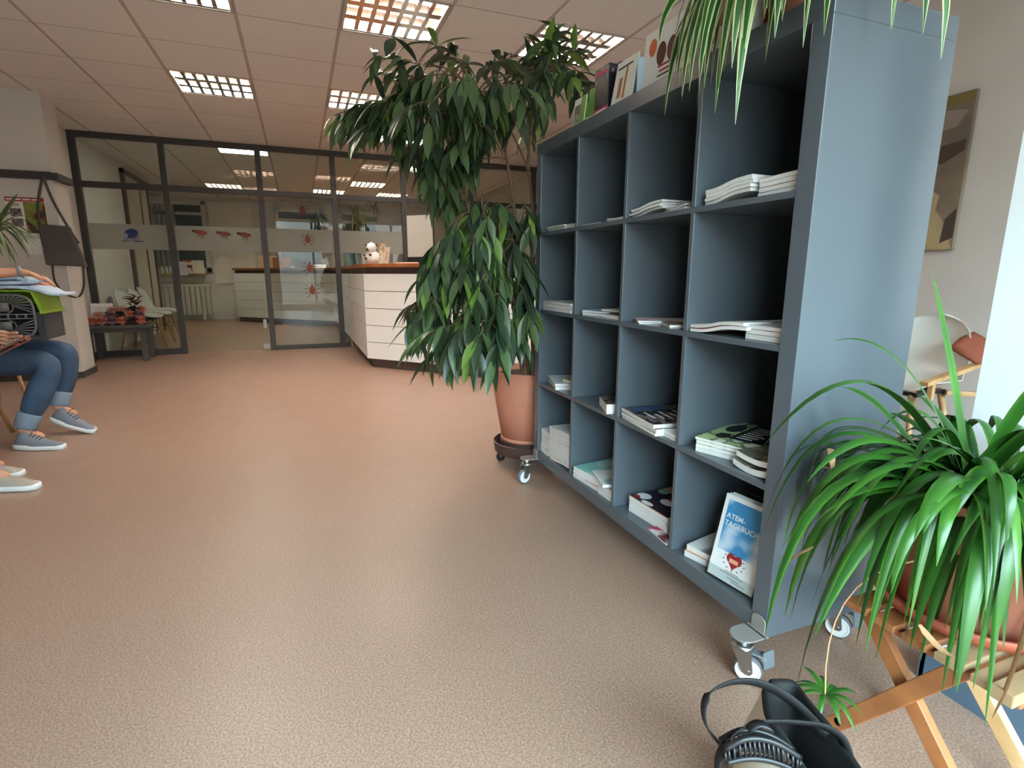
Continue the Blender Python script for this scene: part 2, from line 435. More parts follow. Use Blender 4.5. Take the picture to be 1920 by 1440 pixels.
def tick(cy, cz, s, body, parent, up=1):
    b = Mb(); blob(b, cy, cz, .042 * s, .06 * s, XD + .001); blob(b, cy, cz + .07 * s * up, .014 * s, .025 * s, XD + .0012, 1)
    for sd in (-1, 1):
        for k, (ky, kz) in enumerate(((.10, .07), (.11, .02), (.10, -.05), (.07, -.10))):
            h = .03 - .015 * k
            leg(b, (cy, cz + h * s), (cy + sd * ky * .6 * s, cz + (h + kz * .5) * s)); leg(b, (cy + sd * ky * .6 * s, cz + (h + kz * .5) * s), (cy + sd * ky * s, cz + kz * 1.1 * s))
    b.build('tick_decal', [body, leg_m], parent)
tick(-.945, 1.855, .9, tickm, part); tick(-.905, 1.48, .8, tickor, part); tick(-.90, 1.10, .95, tickor, part); tick(-.89, .80, .95, tickor, part)
def flea(cy, cz):
    b = Mb(); blob(b, cy, cz, .075, .028, XD + .002, 0, -.12); blob(b, cy - .07, cz + .012, .03, .018, XD + .0025, 1, -.2)
    for k in range(4): leg(b, (cy - .04 + .02 * k, cz - .015), (cy - .03 + .02 * k, cz - .06 - .01 * k), .009)
    b.build('flea_decal', [tickor, tickm], door)
for cy, cz in ((-2.17, 1.535), (-1.905, 1.525), (-1.665, 1.52)): flea(cy, cz)
b = Mb(); blob(b, -2.92, 1.50, .075, .055, XD + .001, 0, .25); blob(b, -2.985, 1.475, .03, .03, XD + .002, 2)
for k in range(6): leg(b, (-2.98 + .025 * k, 1.46), (-3.0 + .03 * k, 1.41)); leg(b, (-3.0 + .03 * k, 1.41), (-3.03 + .035 * k + (.06 if k > 2 else 0), 1.40 + .005 * (k % 3)))
b.build('mite_decal', [bluem, bluem, palem], part)

# ------------------------------------------------------------------ ceiling lamps
tubem = emit('fluorescent_tube', 'fff5e8', TUBE); tubeoff = emit('dim_fluorescent_tube', 'fff0dc', TUBE * .8)
mirror = mat('louvre_mirror', 'd8d8d8', .12, metal=1.0)
tray = mat('lamp_tray', 'b8b0a8', .5); backm = mat('lamp_reflector', '8c7c70', .3, metal=1.0)
def lamp(label, tubemat):
    r = thing('ceiling_light', label, 'ceiling light', (0, 0, 0), 'recessed louvre lights in the ceiling')
    h = T / 2 - .004
    b = Mb(); b.box(-h, h, -h, h, .10, .105); b.build('reflector', backm, r, world=False)
    b = Mb()
    for s in (-1, 1):
        b.box(min(s * h, s * (h - .003)), max(s * h, s * (h - .003)), -h, h, .0, .10); b.box(-h, h, min(s * h, s * (h - .003)), max(s * h, s * (h - .003)), 0, .10)
        b.box(min(s * h, s * (h - .02)), max(s * h, s * (h - .02)), -h, h, -.004, .0); b.box(-h, h, min(s * h, s * (h - .02)), max(s * h, s * (h - .02)), -.004, 0)
    b.build('housing', tray, r, world=False)
    for k in (-1, 0, 1):
        t = Mb(); t.tube([(k * .195, -h + .02, .062), (k * .195, h - .02, .062)], .013, 8); t.build('tube', tubemat, r, world=False)
    b = Mb()
    for k in (-1, 1):   # long parabolic blades between the tubes
        x = k * .0975
        b.loft([[Vector((x - .03, y, .004)), Vector((x + .03, y, .004)), Vector((x + .004, y, .06)), Vector((x - .004, y, .06))] for y in (-h + .02, h - .02)])
    for x in (-h + .02, h - .02):
        b.box(x - .012, x + .012, -h + .02, h - .02, .003, .06)
    for k in range(1, 7):
        y = -h + .02 + (2 * h - .04) * k / 7
        b.loft([[Vector((x, y - .014, .004)), Vector((x, y + .014, .004)), Vector((x, y + .002, .07)), Vector((x, y - .002, .07))] for x in (-h + .02, h - .02)])
    b.build('louvre', mirror, r, world=False)
    return r
lamp_labels = ['lit louvre light left of the plant, farthest left in the waiting room ceiling', 'large louvre light at the top edge above the tall ficus', 'louvre light half hidden by the leftmost ficus leaves',
    'louvre light above the brochures on the shelf top', 'bright lit light strip right behind the top rail of the glass partition', 'small louvre light glimpsed between the ficus leaves above the partition',
    'louvre light seen through glass among the hanging ficus leaves', 'dull louvre light in the back room above the counter plants', 'far louvre light in the back room behind the third post', 'far louvre light in the back room above the flea pictures', 'far louvre light in the back room right of the counter plants', 'louvre light above the seated people, outside the top of the picture']
L0 = lamp(lamp_labels[0], tubem); LX = None
for k, (i, j, on) in enumerate(LAMPS):
    if (i, j) == (6, -2):
        o = thing('ceiling_light', lamp_labels[k], 'ceiling light', (-5.93, -1.62, ZC))
        b = Mb(); b.box(-6.16, -5.70, -1.925, -1.315, ZC - .022, ZC - .001); b.build('housing', tray, o, bevel=.003)
        b = Mb(); b.box(-6.14, -5.72, -1.905, -1.335, ZC - .027, ZC - .0225); b.build('diffuser', emit('opal_diffuser', 'fffaf0', 9.0), o)
        continue
    if k == 0: o = L0
    elif on: o = copy_tree(L0)
    elif LX is None: o = LX = lamp('', tubeoff)
    else: o = copy_tree(LX)
    o['label'] = lamp_labels[k]; o.location = (GX - T * (i + .5), GY + T * (j + .5), ZC)

# ------------------------------------------------------------------ back room: windows, radiator, door frame
def backwin(n, y0, y1, z0, z1, label, blind=None):
    w = thing('window_%d' % n, label, None, kind='structure')
    f = Mb(); t = .09
    f.box(-11.5, -11.44, y0, y1, z0, z0 + t); f.box(-11.5, -11.44, y0, y1, z1 - t, z1); f.box(-11.5, -11.44, y0, y0 + t, z0, z1); f.box(-11.5, -11.44, y1 - t, y1, z0, z1)
    f.box(-11.49, -11.45, y0, y1, z1 - .3, z1 - .24)
    f.build('window_frame', radm, w)
    f = Mb(); f.box(-11.5, -11.47, y0 + t, y1 - t, z0 + t, z1 - t); f.build('pane', darkglass, w)
    if blind:
        f = Mb()
        y = blind[0]
        while y < blind[1]: f.box(-11.46, -11.45, y, y + .07, z0 + t, z1 - t); y += .09
        f.build('blind', blindm, w)
backwin(4, -4.15, -2.85, 1.05, 2.56, 'dark window with strip blinds at the back room left end', (-4.05, -3.5))
backwin(5, -1.48, -.42, 1.1, 2.5, 'dark window behind the bushy counter plant')
backwin(6, -.1, .9, 1.1, 2.5, 'dark window behind the cane stemmed plant')
b = Mb(); b.box(-11.5, -11.47, -2.8, -1.95, .8, 2.56); o = struct(b.build('trim_1', mat('pale_wall_board', 'e4dccf', .6)))
d = thing('door_2', 'tall dark framed doorway in the left wall behind the glass', None, kind='structure')
f = Mb(); f.box(-9.02, -8.95, -3.42, -3.37, 0, 2.55); f.box(-7.62, -7.55, -3.42, -3.37, 0, 2.55); f.box(-9.02, -7.55, -3.42, -3.37, 2.48, 2.55); f.box(-8.5, -8.47, -3.42, -3.385, 0, 2.5); f.build('door_frame', mat('bronze_door_frame', '5d5045', .5), d)
f = Mb(); f.box(-8.95, -7.62, -3.42, -3.40, 0, 2.48); f.build('door_panel', mat('door_leaf', 'bcb4a6', .6), d)
b = Mb()
y = -4.3
while y < -2.9:
    b.box(-11.4, -11.33, y, y + .085, .12, .76); y += .1
b.box(-11.42, -11.32, -4.32, -2.88, .74, .79); b.box(-11.44, -11.4, -4.3, -2.9, .1, .16); b.box(-11.44, -11.36, -4.0, -3.95, 0, .14); b.box(-11.44, -11.36, -3.1, -3.05, 0, .14)
tag(b.build('radiator', radm), 'ribbed cream radiator under the dark back room window', 'radiator')
b = Mb(); b.box(-11.5, -11.25, -4.2, -2.95, 1.0, 1.03); tag(b.build('wall_shelf', pine), 'narrow wooden ledge with little bottles under the back window', 'shelf')
posterw = mat('poster_white', 'e8e2d8', .6); orange = mat('print_orange', 'd0622a', .5); brown = mat('print_brown', '5c3320', .6); darkink = mat('print_ink', '3a3434', .6); redink = mat('print_red', 'a3262a', .5)
t_ = thing('product_card', 'white display card with an orange bar and brown dog on the back ledge', 'display card')
b = Mb(); b.box(-11.30, -11.28, -3.38, -2.97, 1.03, 1.30); b.build('board', posterw, t_)
b = Mb(); b.box(-11.279, -11.277, -3.38, -3.2, 1.26, 1.30); b.build('print', orange, t_)
b = Mb(); b.box(-11.279, -11.277, -3.33, -3.2, 1.14, 1.2); b.box(-11.279, -11.277, -3.33, -3.31, 1.07, 1.15); b.box(-11.279, -11.277, -3.22, -3.2, 1.07, 1.15); b.box(-11.279, -11.277, -3.36, -3.3, 1.19, 1.23); b.build('dog_print', brown, t_)
for k, yy in enumerate((-3.78, -3.70, -3.62)):
    b = Mb(); b.lathe([(.028, 0), (.028, .11), (.012, .13), (.012, .16)], (-11.36, yy, 1.03), 12)
    tag(b.build('bottle', whitem), ('leftmost', 'middle', 'rightmost')[k] + ' of three small white bottles on the back ledge', 'bottle', 'bottles on the back ledge')

# ------------------------------------------------------------------ reception desk
desk = thing('reception_desk', 'long ivory reception desk with dark grooves and oak top', 'reception desk', (-3.74, -.39, 0))
path = [Vector((-10.7, -2.35)), Vector((-8.8, -.42)), Vector((-3.74, -.396)), Vector((-1.68, 1.50))]
def offset(path, d):
    out = []
    for i, p in enumerate(path):
        ns = []
        if i > 0: e = (path[i] - path[i - 1]).normalized(); ns.append(Vector((-e.y, e.x)))
        if i < len(path) - 1: e = (path[i + 1] - path[i]).normalized(); ns.append(Vector((-e.y, e.x)))
        n = sum(ns, Vector((0, 0))).normalized(); k = d / max(.3, n.dot(ns[0]))
        out.append(p + n * k)
    return out
def wallstrip(b, path, d0, d1, z0, z1, m=0):
    A = offset(path, d0); B = offset(path, d1); n = len(path)
    vs = [(p.x, p.y, z) for z in (z0, z1) for q in (A, B) for p in q]
    fs = []
    for i in range(n - 1):
        fs += [(i, i + 1, 2 * n + i + 1, 2 * n + i), (n + i + 1, n + i, 3 * n + i, 3 * n + i + 1), (2 * n + i, 2 * n + i + 1, 3 * n + i + 1, 3 * n + i), (i + 1, i, n + i, n + i + 1)]
    fs += [(0, 2 * n, 3 * n, n), (n - 1, 2 * n - 1, 4 * n - 1, 3 * n - 1)]
    b.add(vs, fs, m)
b = Mb(); wallstrip(b, path, .015, .12, .1, 1.03); b.build('carcass', brownst, desk)
b = Mb()
for k in range(5):
    z0 = .1 + k * .186; wallstrip(b, path, 0, .02, z0 + .003, z0 + .183)
b.build('front_panel', panelm, desk)
b = Mb(); wallstrip(b, path, .06, .12, .0, .1); b.build('plinth', brownst, desk)
b = Mb(); wallstrip(b, path, .04, .10, 1.03, 1.095); b.build('recess_strip', brownst, desk)
b = Mb(); wallstrip(b, path, -.03, .32, 1.095, 1.135); b.build('counter_top', woodtop, desk, bevel=.004)
b = Mb(); wallstrip(b, path, .12, .75, .70, .735); b.build('work_top', woodtop, desk)

# things on the counter
def at_desk(t, off=.15):   # a point along the right leg of the desk
    p = path[2].lerp(path[3], t); e = (path[3] - path[2]).normalized(); return p + Vector((-e.y, e.x)) * off
t_ = thing('plush_cow', 'white toy cow with brown patches sitting among cards on the counter', 'toy', (-4.0, -.26, 1.135))
b = Mb(); b.lathe([(0.001, 0), (.07, .01), (.085, .06), (.07, .12), (.03, .15)], (-4.0, -.26, 1.135), 16); b.lathe([(.001, 0), (.045, .02), (.055, .06), (.04, .10), (.001, .12)], (-3.97, -.27, 1.255), 14)
b.build('body', whitem, t_, smooth=True)
b = Mb()
for dx, dy, dz in ((.04, -.075, .06), (.07, -.03, .1), (-.02, -.08, .1), (.06, -.06, .16)): b.lathe([(.001, -.02), (.02, 0), (.001, .02)], (-4.0 + dx, -.26 + dy, 1.135 + dz), 8)
for s in (-1, 1): b.lathe([(.001, -.01), (.018, 0), (.001, .01)], (-3.97, -.27 + s * .06, 1.345), 8)
b.build('patch', brown, t_, smooth=True)
def card(name, label, c, w, h, rz, m, tilt=-.15, z=1.135, lines=None, group=None):
    t = thing(name, label, 'card', (c[0], c[1], z), group)
    M = TR((c[0], c[1], z), rz, tilt)
    b = Mb(); b.box(-w / 2, w / 2, -.002, .002, 0, h, 0, M); b.build('board', m, t)
    b = Mb(); b.box(-w / 2 + .005, w / 2 - .005, .003, .03, 0, .004, 0, M); b.build('foot', m, t)
    if lines:
        b = Mb()
        for k in range(4): b.box(-w * .35, w * (.2 + .1 * (k % 2)), -.0035, -.0022, h * (.25 + .14 * k), h * (.28 + .14 * k), 0, M)
        b.build('print', lines, t)
    return t
card('price_card', 'small yellow card left of the toy cow on the counter', (-4.12, -.30), .09, .12, .3, mat('card_yellow', 'd8c070', .6), lines=darkink)
card('price_card', 'upper pale pink card right of the toy cow on the counter', (-3.93, -.12), .12, .19, .3, mat('card_pink', 'e0c8bc', .6), lines=darkink)
card('price_card', 'small white card leaning at the right foot of the toy cow', (-3.84, -.20), .08, .09, .3, paper, lines=darkink)
card('leaflet_stand', 'colourful leaflets standing behind the toy cow', (-4.08, -.16), .16, .24, .3, cover('leaflet_cover', 'e6e0d6', 'b4c07a', 'd08060', 20))
b = Mb(); p = at_desk(.22); b.box(-.12, .12, -.03, .03, 0, .07, 0, TR((p.x, p.y, 1.135), .75)); tag(b.build('card_terminal', blackp, bevel=.006), 'low black box on the counter right of the toy cow', 'box')
b = Mb(); p = at_desk(.20, .03); b.box(-.12, .12, -.04, .04, 0, .012, 0, TR((p.x, p.y, 1.135), .75)); tag(b.build('notepad', mat('pale_pink_paper', 'e6c8b4', .7)), 'flat pale pink notepad in front of the black box on the counter', 'notepad')
b = Mb(); p = at_desk(.245, .5)
t_ = thing('privacy_screen', 'tall pale screen board standing on the reception work top', 'screen', (-3.9, .45, .735))
b.bar((-4.28, .20, 1.22), (-4.05, .46, 1.22), .02, .97); b.build('board', mat('screen_white', 'd6d4cc', .5), t_)
b = Mb(); b.bar((-4.052, .457, 1.22), (-4.046, .464, 1.22), .024, .975); b.build('edge_strip', brownst, t_)

# counter stuff in the far section
for k, (yy, xx, h, m_, lab) in enumerate(((-1.62, -9.75, .24, 'd8b890', 'brown file box on the far counter behind the glass door'), (-1.35, -9.5, .2, 'a06a3a', 'small orange brown box on the far counter'), (-.95, -9.1, .16, '4a3a34', 'dark low box at the end of the far counter'))):
    b = Mb(); b.box(-.14, .14, -.1, .1, 0, h, 0, TR((xx, yy, 1.135), .78)); tag(b.build('storage_box', mat('box_%d' % k, m_, .7), bevel=.008), lab, 'box')
# ================================================================== shelving unit
Z0 = .115
sh = thing('shelving_unit', 'large blue grey open shelving unit with sixteen compartments on castors', 'shelving unit', (.745, 0, 0))
def sp(name, x0, x1, y0, y1, z0, z1, m=None, bev=.0015):
    b = Mb(); b.box(x0, x1, y0, y1, z0 + Z0, z1 + Z0); return b.build(name, m or shelfm, sh, bevel=bev)
sp('side_panel', 0, .05, 0, .39, .05, 1.44); sp('side_panel', 1.44, 1.49, 0, .39, .05, 1.44)
sp('top_panel', 0, 1.49, 0, .39, 1.44, 1.49); sp('bottom_panel', 0, 1.49, 0, .39, 0, .05)
DV = (.385, .736, 1.087)
ZB = [.05, .401, .752, 1.103]; ZT = [.385, .736, 1.087, 1.44]
for z in DV: sp('shelf_board', .05, 1.44, .002, .385, z, z + .016)
for x in DV:
    for r in range(4): sp('divider', x, x + .016, .002, .385, ZB[r], ZT[r])
sp('back_panel', .05, 1.44, .378, .386, .05, 1.44, shelfin, 0)
def caster(x, y, rz, front, label, cz):
    r = thing('castor', label, None, (x, y, 0)); r.parent = sh; r.location = Vector((x, y, 0)) - Vector(sh['_w'])
    b = Mb()
    M = TR((x, y, 0), rz)
    # rounded plate, level, and upright tab screwed to the shelf
    tgt = Matrix.Translation((x, y, 0))
    poly = [(.034 * cos(t), .034 * sin(t) * 1.0) for t in [pi + pi * k / 10 for k in range(11)]] + [(.034, .04), (-.034, .04)]
    b.prism(poly, .125, .129, 0, tgt)
    T2 = Matrix.Translation((x, y + .047, .127)) @ Matrix.Rotation(radians(90), 4, 'X')
    poly2 = [(.022, -.001), (.022, .03)] + [(.022 * cos(t), .03 + .014 * sin(t)) for t in [pi * k / 8 for k in range(1, 8)]] + [(-.022, .03), (-.022, -.001)]
    b.prism(poly2, -.002, .002, 0, T2)
    b.box(-.034, .034, .034, .05, .125, .129, 0, tgt)
    b.build('mounting_bracket', bracket, r, bevel=.001)
    b = Mb(); b.lathe([(.018, .105), (.018, .125)], (x, y, 0), 20); b.lathe([(.026, .092), (.030, .098), (.026, .106), (.014, .108)], (x, y, 0), 24)
    b.build('swivel_head', chrome, r, smooth=True)
    b = Mb()
    for s in (-1, 1):
        T3 = M @ Matrix.Translation((0, s * .019, 0)) @ Matrix.Rotation(radians(90), 4, 'X')
        b.prism([(-.022, .094), (.022, .094), (.030, .036), (.024, .028), (.012, .028), (.004, .036)], -.0015, .0015, 0, T3)
    b.box(-.024, .024, -.02, .02, .091, .095, 0, M)
    b.build('fork', chrome, r)
    wc = M @ Matrix.Translation((.018, 0, .036)) @ Matrix.Rotation(radians(90), 4, 'X')
    b = Mb(); b.lathe([(.028, -.012), (.036, -.008), (.036, .008), (.028, .012)], (0, 0, 0), 28, M=wc); b.build('tyre', rubber, r, smooth=True)
    b = Mb(); b.lathe([(.030, -.0125), (.031, -.0135), (.027, -.0140), (.025, -.011), (.010, -.0125), (.010, .0125), (.025, .011), (.027, .014), (.031, .0135), (.030, .0125)], (0, 0, 0), 28, M=wc); b.build('wheel', wheelm, r, smooth=False)
    b = Mb(); b.lathe([(.006, -.022), (.006, .022)], (0, 0, 0), 10, M=wc); b.build('axle_bolt', chrome, r)
    if cz:
        b = Mb(); b.bar(M @ Vector((.0, 0, .088)), M @ Vector((.058, 0, .082)), .026, .004); b.bar(M @ Vector((.060, 0, .098)), M @ Vector((.066, 0, .052)), .034, .004); b.tube([M @ Vector((.052, -.014, .078)), M @ Vector((.052, .014, .078))], .006)
        b.build('brake_lever', mat('brake_metal', '9aa8b0', .35, metal=.6), r, bevel=.001)
caster(1.468, -.0505, radians(42), True, 'near front castor with brake lever', True)
caster(.028, -.05, radians(-75), True, 'far front castor', False)
caster(1.425, .33, radians(30), False, 'near rear castor', True)
caster(.05, .33, radians(100), False, 'far rear castor', False)

# ================================================================== magazines
cv = {
 'white': cover('cover_white', 'eceae8', 'dcdad8', 'c8ccd4', 9, .62),
 'pinkwhite': cover('cover_pink_white', 'ecd8d4', 'c2484a', 'f0ece8', 8, .5),
 'bluewhite': cover('cover_blue_white', 'dfe6ee', '8fb8cc', '7a7f94', 10, .5),
 'dark': cover('cover_dark_picture', '1f1f24', '8a8a88', '6a4a3c', 22, .52),
 'photo': cover('cover_photo', '6a6a5c', 'b8b09c', '40302a', 14, .5),
 'green': cover('cover_green_cats', 'b8d08c', '28302a', 'e8efd8', 16, .47),
 'teal': cover('cover_teal', '8ccbc0', 'b8e0d8', 'a8382c', 6, .58),
 'orange': cover('cover_orange', 'e2a482', 'dc9c7a', 'e8e4e0', 9, .6),
 'magenta': cover('cover_magenta', 'a81848', 'e8e0e4', '701030', 8, .55),
 'yellow': cover('cover_yellow_green', 'dccb58', '6fb0b8', 'e8e8d8', 9, .5),
 'brownp': cover('cover_brown_picture', 'b8a088', '5c4a3c', '8a3830', 12, .5),
}
N_MAG = 0
def magazine(cx, cy, z, w, d, t, rz=0, curl=0, cov='white', label='', name='magazine', group='magazines in the shelf compartments', bend='x', spine=False):
    """block of pages with a cover sheet; curl lifts the right half in an S shape; w runs along the shelf, d into it"""
    r = thing(name, label, 'magazine', (cx, cy, z), group)
    M = TR((cx, cy, z), rz)
    n = 12
    def zz(u):
        if curl == 0: return 0
        if curl > 0: return curl * (1 / (1 + math.exp(-9 * (u - .45))))
        return -curl * (abs(u - .5) * 2) ** 2
    b = Mb(); c = Mb()
    rings = []; rc = []
    for i in range(n + 1):
        u = i / n; x = -w / 2 + w * u; h = zz(u)
        lo = h + .0004
        rings.append([M @ Vector((x, -d / 2, lo)), M @ Vector((x, d / 2, lo)), M @ Vector((x, d / 2, h + t - .0006)), M @ Vector((x, -d / 2, h + t - .0006))])
        rc.append([M @ Vector((x, -d / 2 - .001, h + t - .0005)), M @ Vector((x, d / 2 + .001, h + t - .0005)), M @ Vector((x, d / 2 + .001, h + t)), M @ Vector((x, -d / 2 - .001, h + t))])
    b.loft(rings); b.build('pages', paperb, r)
    c.loft(rc)
    if spine: c.box(-w / 2 - .001, w / 2 + .001, -d / 2 - .0015, -d / 2, 0, t, 0, M)
    c.build('cover', cv[cov] if isinstance(cov, str) else cov, r)
    LAST[:] = [r, M @ Matrix.Translation((0, 0, t + .0004))]
    return r
LAST = [None, None]
def deco(name, m, boxes=(), discs=()):
    """printed shapes on the cover of the magazine built last"""
    r, M = LAST; b = Mb()
    for x0_, x1_, y0_, y1_, h_ in boxes: b.box(x0_, x1_, y0_, y1_, 0, h_, 0, M)
    for x_, y_, rx_, ry_, h_ in discs: b.add([M @ Vector((x_ + rx_ * cos(2 * pi * q / 20), y_ + ry_ * sin(2 * pi * q / 20), h_)) for q in range(20)], [tuple(range(20))])
    b.build(name, m, r)
def R_(row): return Z0 + {1: 1.103, 2: .752, 3: .401, 4: .05}[row] + .0005
pos = ['bottom', 'second', 'third', 'fourth', 'fifth', 'sixth', 'seventh', 'eighth', 'ninth', 'tenth', 'eleventh', 'twelfth']
def stack(row, cx, cy, w, d, ts, covs, curl, lab, rz=0, jit=.006, seed=1):
    rnd = random.Random(seed); z = R_(row); n = len(ts)
    for k, t in enumerate(ts):
        q = ('topmost' if k == n - 1 else 'bottom' if k == 0 else pos[k] + ' from below') if n > 1 else 'single'
        cc = curl[k] if isinstance(curl, (list, tuple)) else curl
        magazine(cx + rnd.uniform(-jit, jit), cy + rnd.uniform(-jit, jit), z, w, d, t, rz + rnd.uniform(-.03, .03), cc, covs[k % len(covs)], '%s magazine %s' % (q, lab))
        z += t + .0006
# columns: 1 far .. 4 near ; cell x ranges
CX = {1: (.05, .385), 2: (.401, .736), 3: (.752, 1.087), 4: (1.103, 1.44)}
# row 1 (top)
stack(1, .165, .14, .17, .24, [.006, .008, .006], ['white', 'white', 'white'], 0, 'in the left pile, top far compartment', seed=2)
stack(1, .285, .15, .16, .24, [.007, .009, .004], ['white', 'brownp', 'brownp'], 0, 'in the right pile, top far compartment', rz=.1, seed=3)
stack(1, .48, .09, .15, .14, [.004], ['white'], 0, 'thin and alone in the second top compartment', seed=4)
stack(1, .665, .09, .13, .15, [.004, .005], ['pinkwhite', 'white'], [-.004, -.004], 'curled at right in the second top compartment', seed=5)
stack(1, .84, .16, .165, .28, [.006, .006, .006, .006], ['white'], .016, 'in the wavy left pile of the third top compartment', seed=6)
stack(1, 1.0, .13, .13, .2, [.008, .006], ['white', 'pinkwhite'], [0, -.004], 'in the thin right pile of the third top compartment', rz=-.2, seed=7)
stack(1, 1.212, .16, .165, .29, [.009, .009, .009, .011], ['white', 'bluewhite'], .018, 'in the tall wavy left pile of the near top compartment', seed=8, jit=.003)
stack(1, 1.372, .17, .125, .29, [.010, .011, .011, .010], ['white', 'brownp'], .003, 'in the right pile of the near top compartment', seed=9, jit=.002)
# row 2
stack(2, .212, .128, .30, .235, [.014, .016, .010], ['white', 'white', cover('cover_white_dark_cat', 'ece8e4', 'e6e2de', '3a3040', 7, .6)], 0, 'in the white pile at the far end of the second row', rz=-.04, seed=10, jit=.002)
stack(2, .485, .13, .14, .2, [.012, .008], ['bluewhite', 'bluewhite'], 0, 'in the pale blue pile left in the second row, second compartment', rz=.2, seed=11)
stack(2, .655, .12, .13, .2, [.016], ['dark'], 0, 'with dark picture under the open white one, second row', rz=-.1, seed=12)
magazine(.62, .17, R_(2) + .022, .2, .22, .008, .1, 0, 'white', 'open white magazine lying across the others, second row, second compartment')
stack(2, .85, .12, .15, .2, [.006, .005], ['pinkwhite', 'pinkwhite'], 0, 'pink edged in the third compartment of the second row', rz=-.5, seed=13)
stack(2, .985, .11, .17, .16, [.005, .006], ['white', 'photo'], 0, 'grey pictured at front in the third compartment of the second row', rz=-.45, seed=14)
b = Mb()
rg = []
for i in range(9):
    u = i / 8; x = .95 + .13 * u; h = .02 + .06 * u * u
    rg.append([Vector((x, .26, R_(2))), Vector((x, .34, R_(2))), Vector((x, .34, R_(2) + h)), Vector((x, .26, R_(2) + h))])
b.loft(rg); o = b.build('paper_wad', mat('grey_folded_paper', '8a98a6', .8)); tag(o, 'grey blue curved stack of folded papers at the back of the third second row compartment', 'papers')
stack(2, 1.215, .15, .21, .28, [.010, .010], ['magenta', 'white'], [.022, .022], 'in the slipping left pile of the near second row compartment', seed=15, jit=.002)
stack(2, 1.372, .16, .126, .27, [.014, .012, .010], ['white', cover('cover_red_food', 'd8c8b0', 'b03028', '3c3028', 16, .52), 'white'], 0, 'in the right pile of the near second row compartment', seed=16, jit=.001)
# row 3
stack(3, .17, .12, .22, .2, [.016, .012], [cover('cover_olive_spine', '7c7c66', '98b040', 'e8e8e0', 12, .5), 'white'], 0, 'white and green in the far compartment of the third row', rz=-.3, seed=17, jit=.002)
magazine(.275, .17, R_(3) + .030, .18, .2, .012, .3, 0, 'yellow', 'yellow and pale blue magazine on top of the far third row pile')
for k in range(6):
    magazine(.665 + (.004 if k % 2 else -.003), .29, R_(3) + k * .0172, .13, .15, .0165, 0, 0, mat('pale_blue_cover_%d' % k, '8fa9c0', .5), '%s pale blue book of the tall pile at the back, third row' % ('bottom' if k == 0 else 'topmost' if k == 5 else pos[k] + ' from below',), name='book', group='pale blue books at the back of the shelf')
magazine(.655, .085, R_(3), .15, .15, .038, -.35, 0, 'dark', 'thick white edged book with dark cover in front of the pale blue pile', name='book')
stack(3, .90, .15, .24, .30, [.012, .012, .014], ['dark', 'dark', 'dark'], 0, 'in the black covered pile, third row, third compartment', rz=-.12, seed=19, jit=.003)
deco('white_text', whitem, [(-.03 + .03 * (q % 2), .05 + .01 * (q % 3), -.11 + .028 * q, -.104 + .028 * q, .0004) for q in range(8)])
deco('blue_picture', mat('print_dusk_blue', '3a5078', .4), [(-.11, -.05, -.13, .0, .0003)])
stack(3, 1.045, .09, .07, .15, [.010, .012], ['white', 'white'], 0, 'in the small pile right of the dark magazines in the third row', rz=-.1, seed=20, jit=.002)
stack(3, 1.215, .17, .2, .26, [.013, .012, .010, .008], ['green', 'green', 'green', 'green'], 0, 'of the pale green cat pile, near third row compartment', rz=.35, seed=21, jit=.002)
deco('dark_picture', mat('print_black_cat', '1c1e20', .4), [(-.03, .10, -.07, .125, .0003)], [(-.06, .04, .025, .05, .0004), (-.05, -.06, .02, .03, .0004)])
deco('white_text', whitem, [(-.015, .03 + .008 * (q % 3), -.05 + .022 * q, -.042 + .022 * q, .0006) for q in range(7)])
magazine(1.372, .15, R_(3), .12, .26, .018, -.05, -.008, 'photo', 'black covered magazine right of the green pile in the third row')
magazine(1.373, .15, R_(3) + .0275, .115, .25, .016, -.03, -.006, 'photo', 'upper dark curved magazine right of the green pile in the third row')
# row 4 (bottom)
stack(4, .105, .13, .095, .23, [.014] * 8, ['white', 'bluewhite', 'white', 'white'], -.002, 'in the untidy left pile of the bottom far compartment', seed=22, jit=.003)
stack(4, .265, .14, .2, .26, [.014, .008, .016, .014, .016, .014, .016, .014, .016, .014, .012], ['pinkwhite', 'pinkwhite', 'white', 'white', 'white', 'white'], .012, 'in the tall curved white pile of the bottom far compartment', seed=23, jit=.003)
stack(4, .52, .15, .21, .28, [.010, .010, .010, .012, .010], ['pinkwhite', 'pinkwhite', 'white', 'white', 'teal'], 0, 'of the teal topped pile in the second bottom compartment', rz=.12, seed=24, jit=.003)
deco('red_disc', redink, [], [(.03, .08, .016, .018, .0004)])
deco('pale_print', mat('print_pale_aqua', 'c8e8e2', .4), [], [(-.06, .0, .035, .05, .0003)])
magazine(.645, .12, R_(4) + .055, .16, .23, .012, -.25, 0, cover('cover_white_teal_dog', 'e8e8e6', 'e2e2e2', '3a8088', 6, .6), 'white magazine with small dark teal picture on the right of the teal pile')
magazine(.675, .10, R_(4), .115, .17, .045, .0, 0, 'white', 'plain white magazine block standing low at the right of the teal pile')
stack(4, .90, .16, .21, .23, [.014, .014, .014, .016], ['white', 'white', 'white', 'orange'], 0, 'of the salmon and black covered pile, third bottom compartment', rz=.05, seed=25, jit=.001)
deco('dark_picture', mat('print_aubergine', '2c2230', .4), [(-.104, .104, -.112, .035, .0003)])
deco('bird_print', whitem, [], [(-.075, -.07, .03, .026, .0006), (.01, -.03, .034, .024, .0006), (-.02, -.10, .03, .012, .0006)])
deco('red_print', redink, [], [(-.085, -.095, .014, .012, .0009), (.0, -.005, .022, .010, .0009)])
deco('round_badge', mat('print_aqua', '7cc4b8', .4), [], [(-.075, .02, .022, .018, .0012)])
